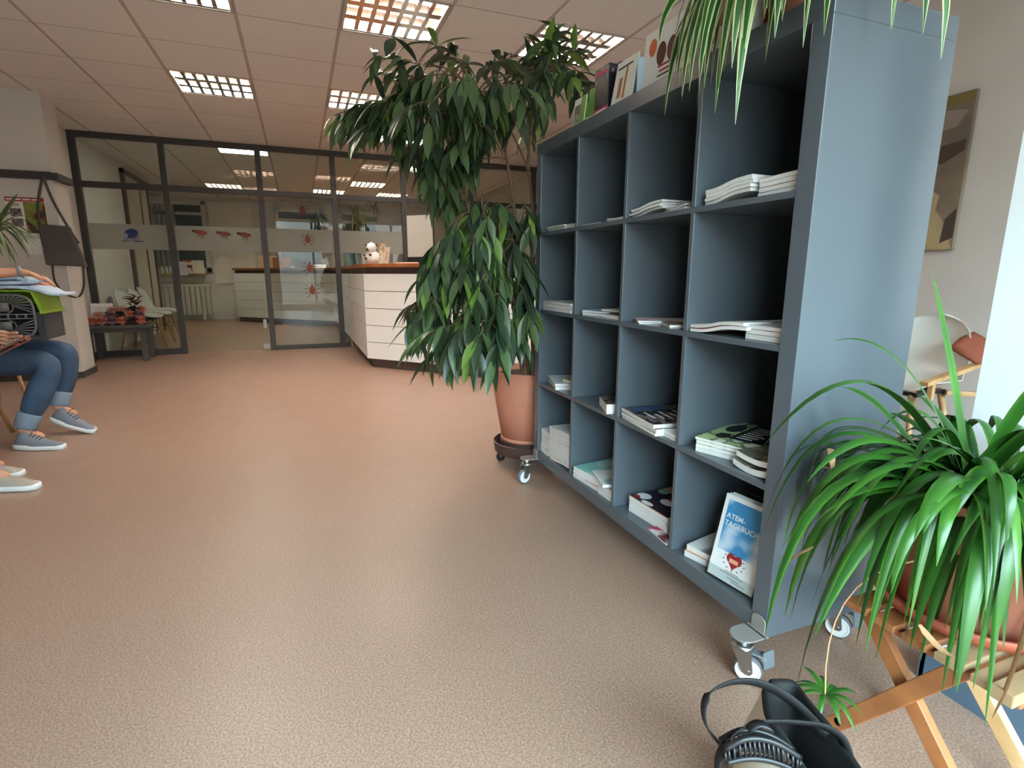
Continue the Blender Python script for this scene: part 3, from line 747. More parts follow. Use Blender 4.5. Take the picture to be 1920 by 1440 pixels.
deco('title_text', darkink, [(-.06 + .021 * q, -.045 + .021 * q, .06, .075 - .004 * (q % 2), .0005) for q in range(7)] + [(-.03, .085, .045, .048, .0005)])
magazine(1.02, .075, R_(4), .12, .13, .006, -.1, 0, 'magenta', 'dark red and white leaflet under the corner of the salmon pile')

magazine(1.185, .13, R_(4), .13, .2, .020, .25, 0, 'orange', 'thick booklet beside the acrylic holder in the near bottom compartment')
magazine(1.185, .13, R_(4) + .0206, .12, .19, .018, .22, 0, cover('cover_white_black_script', 'eceae6', 'e4e2de', '2c2c2c', 7, .6), 'upper white booklet with black marks beside the acrylic holder')

# leaflet holder with the tall blue leaflets
hold = thing('leaflet_holder', 'clear acrylic holder with sky blue leaflets in the near bottom compartment', 'leaflet holder', (1.345, .06, R_(4)))
HZ = R_(4)
MH = TR((1.330, .036, HZ + .002), radians(8), radians(-14))
b = Mb(); b.box(-.082, .082, -.024, -.022, 0, .035, 0, MH); b.box(-.082, .082, .03, .032, 0, .26, 0, MH); b.box(-.082, -.080, -.02, .03, 0, .19, 0, MH); b.box(.080, .082, -.02, .03, 0, .19, 0, MH); b.box(-.082, .082, -.02, .03, -.002, 0, 0, MH)
b.build('holder', acryl, hold)
def front(b, x0, x1, z0, z1, y=-.0175, m=0, M=MH): b.add([M @ Vector(p) for p in ((x0, y, z0), (x1, y, z0), (x1, y, z1), (x0, y, z1))], [(0, 1, 2, 3)], m)
for k in range(3):
    lf = thing('leaflet', ('front', 'second', 'third')[k] + ' tall white leaflet in the acrylic holder' + (', reading ATEM-TAGEBUCH on blue sky' if k == 0 else ''), 'leaflet', (1.342, .05, HZ), 'leaflets in the acrylic holder')
    b = Mb(); y = -.017 + k * .008; b.box(-.075 + .004 * k, .075 - .002 * k, y, y + .006, .003, .245 + .003 * k, 0, MH); b.build('sheet', whitem, lf)
    if k == 0:
        skyc = cover('cover_blue_sky', '3f8fc4', '8fbcdc', 'e4eaf0', 7, .5)
        b = Mb(); front(b, -.062, .07, .085, .232); b.build('sky_picture', skyc, lf)
        for txt, zz, xx in (('ATEM-', .180, -.057), ('TAGEBUCH', .158, -.058)):
            fc = bpy.data.curves.new('title', 'FONT'); fc.body = txt; fc.size = .0205; fc.space_character = 1.06; fc.extrude = .0003; fc.offset = 0.0002
            fo = bpy.data.objects.new('title', fc); COL.objects.link(fo); fo.parent = lf
            fc.materials.append(whitem)
            bpy.context.view_layer.update()
            tm = bpy.data.meshes.new_from_object(fo.evaluated_get(bpy.context.evaluated_depsgraph_get()))
            bpy.data.objects.remove(fo); fo = bpy.data.objects.new('title', tm); COL.objects.link(fo); fo.parent = lf
            fo.matrix_local = Matrix.Translation(-Vector((1.342, .05, HZ))) @ MH @ Matrix.Translation((xx, -.0182, zz)) @ Matrix.Rotation(radians(90), 4, 'X')
        b = Mb()
        for sx in (-1, 1):
            b.add([MH @ Vector((.0 + sx * .011 + .014 * cos(2 * pi * k2 / 16), -.0185, .074 + .014 * sin(2 * pi * k2 / 16))) for k2 in range(16)], [tuple(range(16))])
        b.add([MH @ Vector(p) for p in ((-.024, -.0184, .070), (0, -.0184, .044), (.024, -.0184, .070))], [(0, 1, 2)])
        b.build('heart_print', redink, lf)
        b = Mb(); front(b, -.014, .014, .062, .074, -.0190); b.build('heart_highlight', mat('print_peach', 'f0b090', .5), lf)
        b = Mb()
        rnd = random.Random(5)
        for q in range(12):
            a = 2 * pi * q / 12; x, z = .034 * cos(a), .066 + .024 * sin(a); front(b, x - .002, x + .002, z - .0015, z + .0015, -.0186)
        front(b, -.02, .025, .034, .0355, -.0186); front(b, -.035, .04, .028, .0295, -.0186); front(b, -.01, .03, .018, .0195, -.0186); front(b, .005, .05, .012, .0135, -.0186)
        b.build('small_print', darkink, lf)
for k in range(3):
    M2 = TR((1.385, .14 + .02 * k, HZ + .0), radians(4), radians(-6))
    b = Mb(); b.box(-.05, .045, 0, .008, 0, .285 + .012 * k, 0, M2)
    tag(b.build('booklet', [cv['photo'], cv['photo'], cv['brownp']][k]), ['front landscape picture booklet standing behind the blue leaflets', 'middle booklet standing behind the landscape picture booklet', 'brown topped rearmost booklet behind the blue leaflets'][k], 'booklet')

# ------------------------------------------------------------------ items on top of the shelf
TZ = Z0 + 1.49 + .0005
def stander(name, label, x, y, w, h, t, m, rz=0, tilt=-.12, cat='brochure', extra=None, group='brochures on top of the shelving unit'):
    r = thing(name, label, cat, (x, y, TZ), group)
    M = TR((x, y, TZ + .002), rz, tilt)
    b = Mb(); b.box(-w / 2, w / 2, 0, t, 0, h, 0, M); b.build('sheets', m, r, bevel=.001)
    if extra: extra(r, M, w, h, t)
    return r
green = mat('print_lime_green', '7ab040', .5); pink = mat('print_pink', 'c03060', .5); navy = mat('print_navy', '2c3f78', .5); ltblue = mat('holder_pale_blue', 'b4cddc', .4)
def f_leaflet(r, M, w, h, t):
    b = Mb(); b.box(w * .12, w / 2, -.0008, 0, h * .05, h, 0, M); b.build('green_band', green, r)
    b = Mb(); b.box(-w * .4, w * .1, -.0008, 0, h * .3, h * .8, 0, M); b.build('picture', cv['photo'], r)
stander('brochure', 'white and green brochure at the far end of the shelf top', .245, .07, .10, .14, .006, paper, extra=f_leaflet)
stander('brochure', 'lime green brochure partly behind the first at the shelf top end', .325, .10, .11, .165, .008, green, rz=.1)
stander('brochure', 'thin green brochure leaning farthest left on the shelf top', .195, .11, .07, .14, .006, green, rz=.3, tilt=-.2)
def f_pink(r, M, w, h, t):
    b = Mb(); b.box(-w * .4, w * .4, -.001, 0, h * .03, h * .16, 0, M); b.build('label_patch', paper, r)
    b = Mb(); b.box(-w * .5, w * .5, -.0008, 0, h * .0, h * .2, 0, M); b.build('pink_foot', pink, r)
    b = Mb(); b.box(-w * .4, w * .4, -.001, 0, h * .86, h * .92, 0, M); b.build('title_bar', pink, r)
stander('display_box', 'black and pink leaflet box with dark photograph on the shelf top', .475, .05, .10, .175, .045, cover('cover_black_figures', '1c1820', '241c24', '9a8c84', 16, .58), extra=f_pink, tilt=0, cat='display box')
stander('display_box', 'navy blue leaflet block just right of the black and pink box', .548, .075, .035, .17, .04, navy, tilt=0, cat='display box')
def f_white(r, M, w, h, t):
    b = Mb(); b.box(-w * .25, -w * .08, -.001, 0, h * .2, h * .62, 0, M); b.box(w * .02, w * .12, -.001, 0, h * .15, h * .8, 0, M); b.build('horse_print', mat('print_tan', 'b07838', .6), r)
    b = Mb(); b.box(-w * .4, w * .3, -.0009, 0, h * .82, h * .86, 0, M); b.build('text_line', darkink, r)
stander('brochure', 'white brochure with two tan horses in a pale blue holder', .63, .035, .13, .16, .006, paper, extra=f_white, tilt=-.18)
b = Mb(); M = TR((.70, .045, TZ)); b.box(-.05, .028, .02, .08, 0, .13, 0, M); b.box(.03, .035, -.01, .09, 0, .125, 0, M); tag(b.build('leaflet_box', ltblue, bevel=.002), 'pale blue leaflet box behind the horse brochure', 'leaflet box')
def f_txt(r, M, w, h, t):
    b = Mb()
    for k in range(5): b.box(-w * .4, w * (.3 - .1 * (k % 2)), -.001, 0, h * (.62 + .06 * k), h * (.64 + .06 * k), 0, M)
    b.build('text_line', mat('print_grey', '8a8684', .6), r)
stander('brochure', 'tall white text leaflet stack sticking up behind the horse brochure', .69, .13, .11, .215, .03, paper, extra=f_txt, tilt=0)
def f_dogs(r, M, w, h, t):
    b = Mb()
    cx, cz = -w * .30, h * .72
    b.add([M @ Vector((cx + .020 * cos(2 * pi * k / 20), -.0012, cz + .026 * sin(2 * pi * k / 20))) for k in range(20)], [tuple(range(20))]); b.build('orange_dot', orange, r)
    b = Mb()
    for q, cx in enumerate((-w * .1, w * .12)):
        b.add([M @ Vector((cx + .024 * cos(2 * pi * k / 20), -.0012, h * .55 + .034 * sin(2 * pi * k / 20))) for k in range(20)], [tuple(range(20))])
    b.build('dog_print', brown, r)
    b = Mb(); b.box(-w * .15, w * .25, -.001, 0, h * .34, h * .37, 0, M); b.box(-w * .12, w * .2, -.001, 0, h * .26, h * .29, 0, M); b.build('red_text', redink, r)
    b = Mb(); b.box(-w * .15, w * .15, -.001, 0, h * .19, h * .215, 0, M); b.build('dark_text', darkink, r)
stander('display_box', 'wide white brochure box with two brown dog heads and orange dot', .855, .05, .24, .185, .07, paper, extra=f_dogs, tilt=-.06, cat='display box')
b = Mb(); M = TR((1.0, .05, TZ)); b.box(-.02, .015, 0, .08, 0, .10, 0, M); b.box(-.017, .012, .004, .075, .1, .175, 0, M); tag(b.build('leaflet_box', mat('grey_leaflet_box', 'a8acb4', .6), bevel=.002), 'grey leaflet block at the right end of the dog picture box', 'leaflet box')
def f_red(r, M, w, h, t):
    b = Mb(); b.add([M @ Vector((.03 * cos(2 * pi * k / 20) - w * .05, -.0012, h * .55 + .045 * sin(2 * pi * k / 20))) for k in range(20)], [tuple(range(20))]); b.build('animal_print', mat('print_rust', 'a85038', .6), r)
    b = Mb(); b.box(-w * .3, -w * .25, -.001, 0, h * .2, h * .5, 0, M); b.build('dark_text', darkink, r)
stander('display_box', 'second white brochure box behind the hanging variegated leaves', 1.11, .05, .15, .22, .06, paper, extra=f_red, tilt=-.04, cat='display box')

# ================================================================== plants
def bez(p0, p1, p2, n):
    return [p0 * (1 - t) ** 2 + p1 * 2 * t * (1 - t) + p2 * t * t for t in [i / n for i in range(n + 1)]]
def clampf(p, lim):
    if lim:
        x0, x1, y0, y1, z0, z1 = lim
        return Vector((min(max(p.x, x0), x1), min(max(p.y, y0), y1), min(max(p.z, z0), z1)))
    return p
def blade(b, p0, p1, p2, w, m=(0, 0), n=10, tw=0, lim=None, fold=.25):
    """long strap leaf; m = (edge material, centre material)"""
    P = [clampf(p, lim) for p in bez(Vector(p0), Vector(p1), Vector(p2), n)]
    o = len(b.v); a = None
    d0 = (Vector(p2) - Vector(p0)); side = d0.cross(Vector((0, 0, 1)))
    if side.length < 1e-4: side = Vector((1, 0, 0))
    side.normalize()
    for i, p in enumerate(P):
        t = i / n
        d = (P[min(i + 1, n)] - P[max(i - 1, 0)])
        if d.length < 1e-6: d = Vector((0, 0, -1))
        d.normalize()
        s_ = side if a is None else a
        s_ = (s_ - d * s_.dot(d)); s_.normalize()
        if tw: s_ = Matrix.Rotation(tw / n, 3, d) @ s_
        a = s_; nn = d.cross(s_)
        ww = w * min(1, .5 + t * 3.2) * (1 - max(0, (t - .45) / .55) ** 2.6) / 2 + .0004
        for q, up in ((-1, 1), (-.62, .62), (0, 0), (.62, .62), (1, 1)):
            b.v.append(tuple(p + s_ * ww * q - nn * (-up) * ww * fold))
    for i in range(n):
        for q in range(4):
            b.face((o + i * 5 + q, o + i * 5 + q + 1, o + (i + 1) * 5 + q + 1, o + (i + 1) * 5 + q), m[0] if q in (0, 3) else m[1])
def leaf(b, p, d, nrm, L, w, m, droop=.5):
    """lance shaped leaf with midrib fold and bend"""
    d = Vector(d).normalized(); s_ = d.cross(Vector(nrm))
    if s_.length < 1e-3: s_ = d.cross(Vector((.3, .9, .1)))
    s_.normalize(); o = len(b.v); P = Vector(p); prof = (.10, .62, .95, 1.0, .78, .42, .03); n = len(prof)
    for i in range(n):
        nn = s_.cross(d).normalized()
        ww = w / 2 * prof[i]
        b.v.append(tuple(P - s_ * ww + nn * ww * .3)); b.v.append(tuple(P)); b.v.append(tuple(P + s_ * ww + nn * ww * .3))
        P = P + d * (L / (n - 1)); d = (d + Vector((0, 0, -1)) * droop / n).normalized()
        s_ = (s_ - d * s_.dot(d)).normalized()
    for i in range(n - 1):
        for q in (0, 1): b.face((o + i * 3 + q, o + i * 3 + q + 1, o + (i + 1) * 3 + q + 1, o + (i + 1) * 3 + q), m)
def pot(parent, c, z, r0, r1, h, m, lip=.02, dep=.04, ribs=False):
    b = Mb()
    pr = [(.001, 0), (r0, 0), (r0 + (r1 - r0) * .72, h * .70), (r0 + (r1 - r0) * .78, h * .76), (r0 + (r1 - r0) * .80, h * .78) if ribs else (r1 * .93, h * .8), (r1, h - lip * .2), (r1 * 1.02, h), (r1 * .95, h), (r1 * .9, h - dep), (.001, h - dep)]
    b.lathe(pr, (c[0], c[1], z), 40); return b.build('pot', m, parent, smooth=True)

TWIGS= [(-0.422, -0.485, 1.873, -0.493, -0.821, 1.75), (-0.303, -0.458, 1.877, -0.332, -0.665, 1.794), (-0.421, -0.403, 2.012, -0.489, -0.646, 2.042), (-0.185, -0.41, 1.925, -0.186, -0.581, 1.775), (-0.061, -0.394, 1.888, -0.015, -0.504, 1.634), (-0.475, -0.227, 2.077, -0.502, -0.342, 2.142), (-0.036, -0.33, 1.888, 0.05, -0.287, 1.723), (-0.32, -0.166, 1.975, -0.252, -0.04, 2.04), (-0.085, -0.167, 1.903, -0.023, -0.202, 1.707), (-0.361, 0.016, 1.986, -0.304, 0.108, 2.04), (-0.428, 0.161, 2.049, -0.386, 0.247, 2.159), (-0.5, 0.317, 2.156, -0.429, 0.44, 2.2), (-0.375, 0.32, 2.09, -0.292, 0.358, 1.931), (-0.293, 0.191, 1.986, -0.24, 0.141, 1.807), (-0.125, -0.022, 1.842, -0.08, -0.092, 1.664), (-0.106, -0.286, 1.786, -0.056, -0.366, 1.569), (-0.241, -0.375, 1.744, -0.195, -0.467, 1.519), (-0.231, -0.432, 1.598, -0.176, -0.474, 1.423), (-0.289, -0.315, 1.57, -0.248, -0.368, 1.439), (-0.383, -0.472, 1.721, -0.39, -0.6, 1.675), (-0.309, -0.536, 1.767, -0.331, -0.73, 1.674), (-0.276, -0.182, 1.748, -0.226, -0.226, 1.589), (-0.445, -0.559, 1.847, -0.479, -0.758, 1.8), (-0.54, 0.24, 2.198, -0.489, 0.34, 2.298), (0.093, -0.324, 1.808, 0.098, -0.415, 1.776), (0.043, -0.165, 1.822, 0.106, -0.104, 1.79), (-0.068, -0.488, 1.754, -0.062, -0.594, 1.689), (-0.014, -0.362, 1.732, 0.071, -0.283, 1.635), (-0.318, 0.229, 2.17, -0.278, 0.154, 2.001), (-0.106, -0.24, 1.368, -0.079, -0.327, 1.243), (0.018, -0.218, 1.343, 0.084, -0.167, 1.281), (-0.032, -0.056, 1.356, 0.038, -0.031, 1.232), (-0.018, -0.37, 1.237, 0.024, -0.471, 1.015), (-0.024, -0.393, 1.225, 0.007, -0.527, 0.992), (0.114, -0.349, 1.173, 0.161, -0.413, 0.994), (0.045, -0.215, 1.226, 0.084, -0.292, 1.062), (0.079, -0.152, 1.18, 0.152, -0.117, 1.063), (0.007, -0.43, 1.015, 0.034, -0.512, 0.9), (0.16, -0.318, 1.016, 0.199, -0.391, 0.862), (0.198, -0.259, 0.95, 0.256, -0.28, 0.796), (0.137, -0.123, 0.97, 0.204, -0.111, 0.832), (0.056, -0.423, 0.805, 0.041, -0.577, 0.75), (0.071, -0.39, 0.794, 0.097, -0.473, 0.681), (0.203, -0.334, 0.793, 0.237, -0.393, 0.686), (0.236, -0.261, 0.771, 0.274, -0.31, 0.664), (-0.079, -0.09, 1.015, -0.003, -0.078, 0.84), (-0.071, -0.01, 1.116, -0.013, -0.047, 0.94), (-0.029, -0.296, 0.918, -0.003, -0.395, 0.775), (-0.085, -0.433, 0.93, -0.068, -0.515, 0.859), (-0.222, -0.257, 1.368, -0.14, -0.231, 1.19), (-0.021, -0.166, 1.113, 0.027, -0.21, 0.968), (0.073, -0.366, 0.829, 0.137, -0.35, 0.716), (0.147, -0.177, 0.83, 0.184, -0.216, 0.74), (0.121, -0.267, 1.285, 0.156, -0.351, 1.127), (-0.079, -0.33, 1.088, -0.051, -0.416, 0.955), (-0.062, -0.23, 1.185, 0.035, -0.161, 1.016)]
STEMS= [[(-0.111, -0.002, 0.518), (-0.149, 0.01, 0.909), (-0.217, -0.014, 1.277), (-0.255, -0.037, 1.51), (-0.289, -0.067, 1.713), (-0.312, -0.142, 1.88), (-0.322, -0.246, 1.942)], [(-0.078, 0.028, 0.522), (-0.136, 0.043, 0.909), (-0.234, 0.086, 1.282), (-0.295, 0.08, 1.549), (-0.32, 0.016, 1.702), (-0.339, -0.063, 1.848)], [(-0.143, 0.032, 0.524), (-0.073, -0.049, 0.809), (0.002, -0.161, 1.016), (-0.009, -0.222, 1.206), (-0.045, -0.248, 1.325)], [(-0.13, 0.066, 0.524), (-0.021, -0.111, 0.712), (0.047, -0.295, 0.825)], [(-0.082, -0.029, 0.538), (-0.06, -0.097, 0.914), (-0.073, -0.174, 1.236), (-0.092, -0.297, 1.304)], [(-0.295, 0.08, 1.549), (-0.366, 0.137, 1.825), (-0.403, 0.241, 2.076)], [(-0.289, -0.067, 1.713), (-0.257, -0.24, 1.808), (-0.269, -0.392, 1.841), (-0.354, -0.475, 1.832)]]

rnd = random.Random(11)
PC = (-.27, .075)
fic = thing('potted_ficus', 'tall ficus with long drooping leaves in a terracotta pot on a dolly', 'potted plant', (PC[0], PC[1], 0))
pot(fic, PC, .135, .138, .20, .39, terra, ribs=True)
b = Mb(); b.lathe([(.001, 0), (.175, 0), (.178, .002)], (PC[0], PC[1], .135 + .355), 30); b.build('soil', soil, fic)
b = Mb(); M = None
b.lathe([(.141, .022), (.146, .012), (.142, .0)], (PC[0], PC[1], .135), 30)
b.build('foot_ring', terra, fic, smooth=True)
b = Mb()
for st in STEMS: b.tube(smooth_pts(st, 4), [.011 - .006 * i / ((len(st) - 1) * 4) for i in range((len(st) - 1) * 4 + 1)], 7)
allst = [Vector(p) for st in STEMS for p in smooth_pts(st, 5)]
twigs = []
for t in TWIGS:
    a, c = Vector(t[:3]), Vector(t[3:])
    twigs.append((a, c))
    off = Vector((rnd.uniform(-.30, -.12), rnd.uniform(-.08, .14), rnd.uniform(-.06, .06)))
    twigs.append((a + off * .8, c + off))
for a, c in twigs:
    q = min(allst, key=lambda p: (p - a).length + (.3 if p.z > a.z + .25 else 0))
    mid = (q + a) / 2 + Vector((0, 0, .05))
    b.tube(bez(q, mid, a, 5), [.004, .0038, .0035, .0032, .003, .003], 5)
    b.tube(bez(a, (a + c) / 2 + Vector((0, 0, .02)), c, 5), .0024, 5)
b.build('stem', barkm, fic, smooth=True)
b = Mb()
for a, c in twigs:
    ln = (c - a).length; cnt = int(8 + ln / .022)
    tdir = (c - a).normalized()
    for k in range(cnt):
        t = (k + .5) / cnt; p = a.lerp(c, t) + Vector((0, 0, .02 * 4 * t * (1 - t)))
        az = rnd.uniform(0, 2 * pi)
        out = Vector((cos(az), sin(az), rnd.uniform(-.5, .35)))
        d = out * .75 + tdir * .55 + Vector((0, 0, -.75))
        if p.z > 1.95: d = out * .9 + tdir * .6 + Vector((0, 0, -.35 if rnd.random() < .8 else .7))
        L = rnd.uniform(.12, .20); m = 0 if rnd.random() < .5 else 1
        if rnd.random() < .10: m = 2
        leaf(b, p, d, Vector((0, 0, 1)) + Vector((rnd.uniform(-.4, .4), rnd.uniform(-.4, .4), 0)), L, L * rnd.uniform(.21, .28), m, rnd.uniform(.5, 1.3))
o = b.build('foliage', [leafdk, leafmd, leaflt], fic, smooth=True)
dol = thing('plant_dolly', 'dark brown round dolly on small black castors under the ficus pot', 'plant dolly', (PC[0], PC[1], 0))
b = Mb(); b.lathe([(.001, .062), (.168, .062), (.178, .07), (.186, .125), (.181, .128), (.172, .078), (.165, .07), (.001, .07)], (PC[0], PC[1], .0), 40); b.lathe([(.15, .07), (.15, .134), (.001, .134)], (PC[0], PC[1], 0), 30)
b.build('tray', mat('dark_brown_metal', '4a342e', .5), dol, smooth=False)
for k in range(4):
    a = radians(250 + 90 * k); c = (PC[0] + .145 * cos(a), PC[1] + .145 * sin(a))
    b = Mb(); M = TR((c[0], c[1], .024), a) @ Matrix.Rotation(radians(90), 4, 'X'); b.lathe([(.018, -.012), (.024, -.008), (.024, -.003), (.012, 0), (.024, .003), (.024, .008), (.018, .012)], (0, 0, 0), 18, M=M); b.tube([(c[0], c[1], .03), (c[0], c[1], .062)], .007)
    b.build('wheel', blackp, dol, smooth=True)

# ---- variegated spider plant on the shelf
SPC = Vector((1.27, .17, TZ))
spd = thing('spider_plant', 'cream striped spider plant hanging over the near top corner of the shelf', 'potted plant', tuple(SPC))
pot(spd, (SPC.x, SPC.y), SPC.z, .075, .11, .17, terra)
b = Mb(); b.lathe([(.001, 0), (.09, 0)], (SPC.x, SPC.y, SPC.z + .145), 20); b.build('soil', soil, spd)
b = Mb(); rnd = random.Random(4)
src = SPC + Vector((0, 0, .16))
def hang(tx, ty, tz, w, up=.12, m=(0, 1)):
    p0 = src + Vector((rnd.uniform(-.03, .03), rnd.uniform(-.03, .03), 0)); p2 = Vector((tx, ty, tz))
    hz = (p2 - p0); hz.z = 0
    p1 = p0 + hz * 1.0 + Vector((0, 0, up + rnd.uniform(-.02, .04))); blade(b, p0, p1, p2, w, m, 12, rnd.uniform(-.8, .8))
for tx, ty, tz in ((1.38, -.13, 1.355), (1.30, -.12, 1.40), (1.20, -.14, 1.46), (1.46, -.12, 1.50), (1.21, -.1, 1.44), (1.24, -.15, 1.46), (1.33, -.14, 1.44), (1.42, -.1, 1.47), (1.66, -.06, 1.45), (1.70, .02, 1.40), (1.53, -.12, 1.49), (1.60, -.12, 1.52), (.98, -.06, 1.67), (1.5, -.15, 1.53), (1.25, -.13, 1.47), (1.39, -.15, 1.5), (1.28, -.16, 1.50), (1.15, -.12, 1.56), (1.57, -.14, 1.55), (1.63, -.1, 1.55), (1.35, -.1, 1.41)):
    hang(tx, ty, tz, rnd.uniform(.026, .036))
for k in range(44):
    a = rnd.uniform(pi * 1.28, pi * 2.03); r_ = rnd.uniform(.25, .34)
    tx = SPC.x + r_ * cos(a) * 1.1; ty = min(SPC.y + r_ * sin(a) * .95, SPC.y + .1)
    if ty > -.05 and 1.49 > tx: ty = -.05 - rnd.uniform(0, .08)
    hang(tx, ty, rnd.uniform(1.44, 1.62), rnd.uniform(.022, .033), .12)
for k in range(16):
    a = rnd.uniform(0, 2 * pi); r_ = rnd.uniform(.15, .28)
    hang(SPC.x + r_ * cos(a), SPC.y + r_ * sin(a), SPC.z + rnd.uniform(.15, .35), .015, .2)
b.build('foliage', [spcream, spmd], spd, smooth=True)
for tx, tz in ((1.36, 1.53), (1.27, 1.50)):
    b = Mb(); p0 = src; blade(b, p0, Vector((tx, -.08, 1.85)), Vector((tx, -.13, tz)), .010, (0, 0), 8); b.build('dry_leaf', drym, spd, smooth=True)
# small pothos-like plant left of it
POC = Vector((1.085, .20, TZ))
po = thing('trailing_plant', 'small leafed plant with browning tips left of the cream striped spider plant', 'potted plant', tuple(POC))
pot(po, (POC.x, POC.y), POC.z, .05, .07, .12, terradk)
b = Mb(); c = Mb(); rnd = random.Random(8)
for k in range(7):
    a = pi * 1.0 + .25 * k; tip = POC + Vector((cos(a) * .22, sin(a) * .12, .16 + .03 * (k % 3)))
    P_ = bez(POC + Vector((0, 0, .1)), POC + Vector((cos(a) * .12, sin(a) * .06, .34)), tip, 8); c.tube(P_, .002, 5)
    for j in (3, 5, 6, 7, 8):
        leaf(b, P_[j], Vector((cos(a + rnd.uniform(-1, 1)), sin(a), -.8)), (0, 0, 1), .055, .03, 0 if rnd.random() < .6 else 1, .6)
b.build('foliage', [mat('olive_leaf', '5c6a38', .5, noise=(20, .2, '8a6a38')), drym], po, smooth=True); c.build('stem', barkm, po)

# ---- near spider plant on the folding stand
NC = Vector((1.81, .165, .378))
nsp = thing('spider_plant', 'large plain green spider plant on the wooden stand at the right edge', 'potted plant', tuple(NC))
pot(nsp, (NC.x, NC.y), NC.z + .0, .115, .152, .25, terra)
b = Mb(); b.lathe([(.001, 0), (.134, 0)], (NC.x, NC.y, NC.z + .215), 24); b.build('soil', soil, nsp)
src = NC + Vector((0, 0, .215)); lim = (1.505, 2.6, -.7, .37, .06, 2.2)
b = Mb(); rnd = random.Random(21)
def nb(tip, up, w=.018, k=.75, m=None, n=12):
    p0 = src + Vector((rnd.uniform(-.05, .05), rnd.uniform(-.05, .03), 0)); p2 = Vector(tip); hz = p2 - p0; hz.z = 0
    l_ = lim
    if p2.y < -.02: l_ = (1.2, 2.6, -.8, .37, .06, 2.2)
    m = m if m is not None else ((0, 1) if rnd.random() < .5 else (1, 1) if rnd.random() < .6 else (0, 0))
    blade(b, p0, p0 + hz * k + Vector((0, 0, up)), p2, w, m, n, rnd.uniform(-.7, .7), l_)
nb((1.60, -.19, .69), .42, .038, .55, (0, 0), 16); nb((1.66, .15, 1.04), .22, .020, .35); nb((1.61, -.04, .90), .36, .020, .5)
nb((1.545, -.10, .47), .30, .020, .8); nb((1.56, -.12, .52), .33, .020, .8); nb((1.66, -.2, .30), .2, .022, .9); nb((1.76, -.22, .26), .2, .022, .9)
nb((2.02, -.05, .86), .2, .026, .4); nb((1.98, .05, .92), .3, .022, .3); nb((2.1, .0, .80), .3, .022, .5)
for k in range(135):
    a = rnd.uniform(pi * .90, pi * 1.9); r_ = rnd.uniform(.16, .36)
    tz = rnd.uniform(.30, .64) if r_ > .22 else rnd.uniform(.30, .5)
    nb((NC.x + r_ * cos(a), NC.y + r_ * sin(a) * .95, tz), rnd.uniform(.10, .26), rnd.uniform(.014, .029), rnd.uniform(.6, 1.0))
for k in range(44):
    a = rnd.uniform(0, 2 * pi); r_ = rnd.uniform(.15, .34)
    nb((NC.x + r_ * cos(a), min(NC.y + r_ * sin(a), .35), src.z + rnd.uniform(-.05, .2)), rnd.uniform(.12, .3), rnd.uniform(.015, .024), .6)
b.build('foliage', [splt, spmd], nsp, smooth=True)
for p0, p1, p2 in (((1.60, .0, .66), (1.62, -.02, .68), (1.66, -.06, .63)), ((1.60, -.02, .625), (1.63, -.03, .63), (1.68, -.03, .645)), ((1.69, -.13, .50), (1.67, -.15, .48), (1.655, -.16, .45)), ((1.98, -.02, .50), (1.985, -.03, .42), (1.97, -.03, .31)), ((1.86, -.06, .42), (1.90, -.07, .40), (1.93, -.08, .41))):
    b = Mb(); blade(b, p0, p1, p2, .013, (0, 0), 6); b.build('dry_leaf', drym, nsp, smooth=True)
b = Mb(); bc = Vector((1.70, -.05, .14)); c = Mb(); c.tube(bez(Vector((1.80, .0, .5)), Vector((1.68, -.08, .42)), bc, 8), .0016, 5); c.build('runner', drym, nsp)
for k in range(11):
    a = 2 * pi * k / 11; blade(b, bc, bc + Vector((cos(a) * .04, sin(a) * .04, .03)), bc + Vector((cos(a) * .075, sin(a) * .06, -.03 + .02 * (k % 3))), .011, (0, 1), 6)
b.build('baby_plant', [splt, spmd], nsp, smooth=True)
b = Mb(); b.lathe([(.001, 0), (.13, 0), (.155, .008), (.17, .034), (.165, .036), (.148, .014), (.13, .006), (.001, .006)], (NC.x, NC.y, .3705), 40)
tag(b.build('saucer', terradk, smooth=True), 'wide terracotta saucer under the near spider plant pot', 'saucer')
# folding stand
st_ = thing('plant_stand', 'small folding wooden stand with crossed legs carrying the near spider plant', 'plant stand', (1.82, .11, 0))
for y in (.02, .215):
    b = Mb(); b.bar((1.665, y, 0), (1.905, y, .345), .02, .034); b.build('leg', pinedk, st_, bevel=.002)
    b = Mb(); b.bar((1.975, y + .021, 0), (1.70, y + .021, .335), .02, .034); b.build('leg', pinedk if y < .1 else pine, st_, bevel=.002)
for xr, y0_, y1_ in ((1.94, .03, .245), (1.695, .01, .22)):
    b = Mb(); b.tube([(xr, y0_, .045), (xr, y1_, .045)], .009, 10); b.build('rung', pine, st_, smooth=True)
greyp = mat('weathered_pine', 'a88a66', .6, noise=(12, .2))
for k in range(5):
    x = 1.715 + k * .058; b = Mb(); b.box(x - .022, x + .022, -.02, .27, .345, .36); b.build('slat', pinedk if k < 3 else greyp, st_, bevel=.002)
for y in (.011, .246):
    b = Mb(); b.box(1.70, 1.99, y - .011, y + .011, .333, .345); b.build('cross_rail', pinedk, st_, bevel=.002)
b = Mb(); b.box(1.958, 1.992, -.03, .27, .346, .3695); b.build('edge_rail', greyp, st_, bevel=.002)
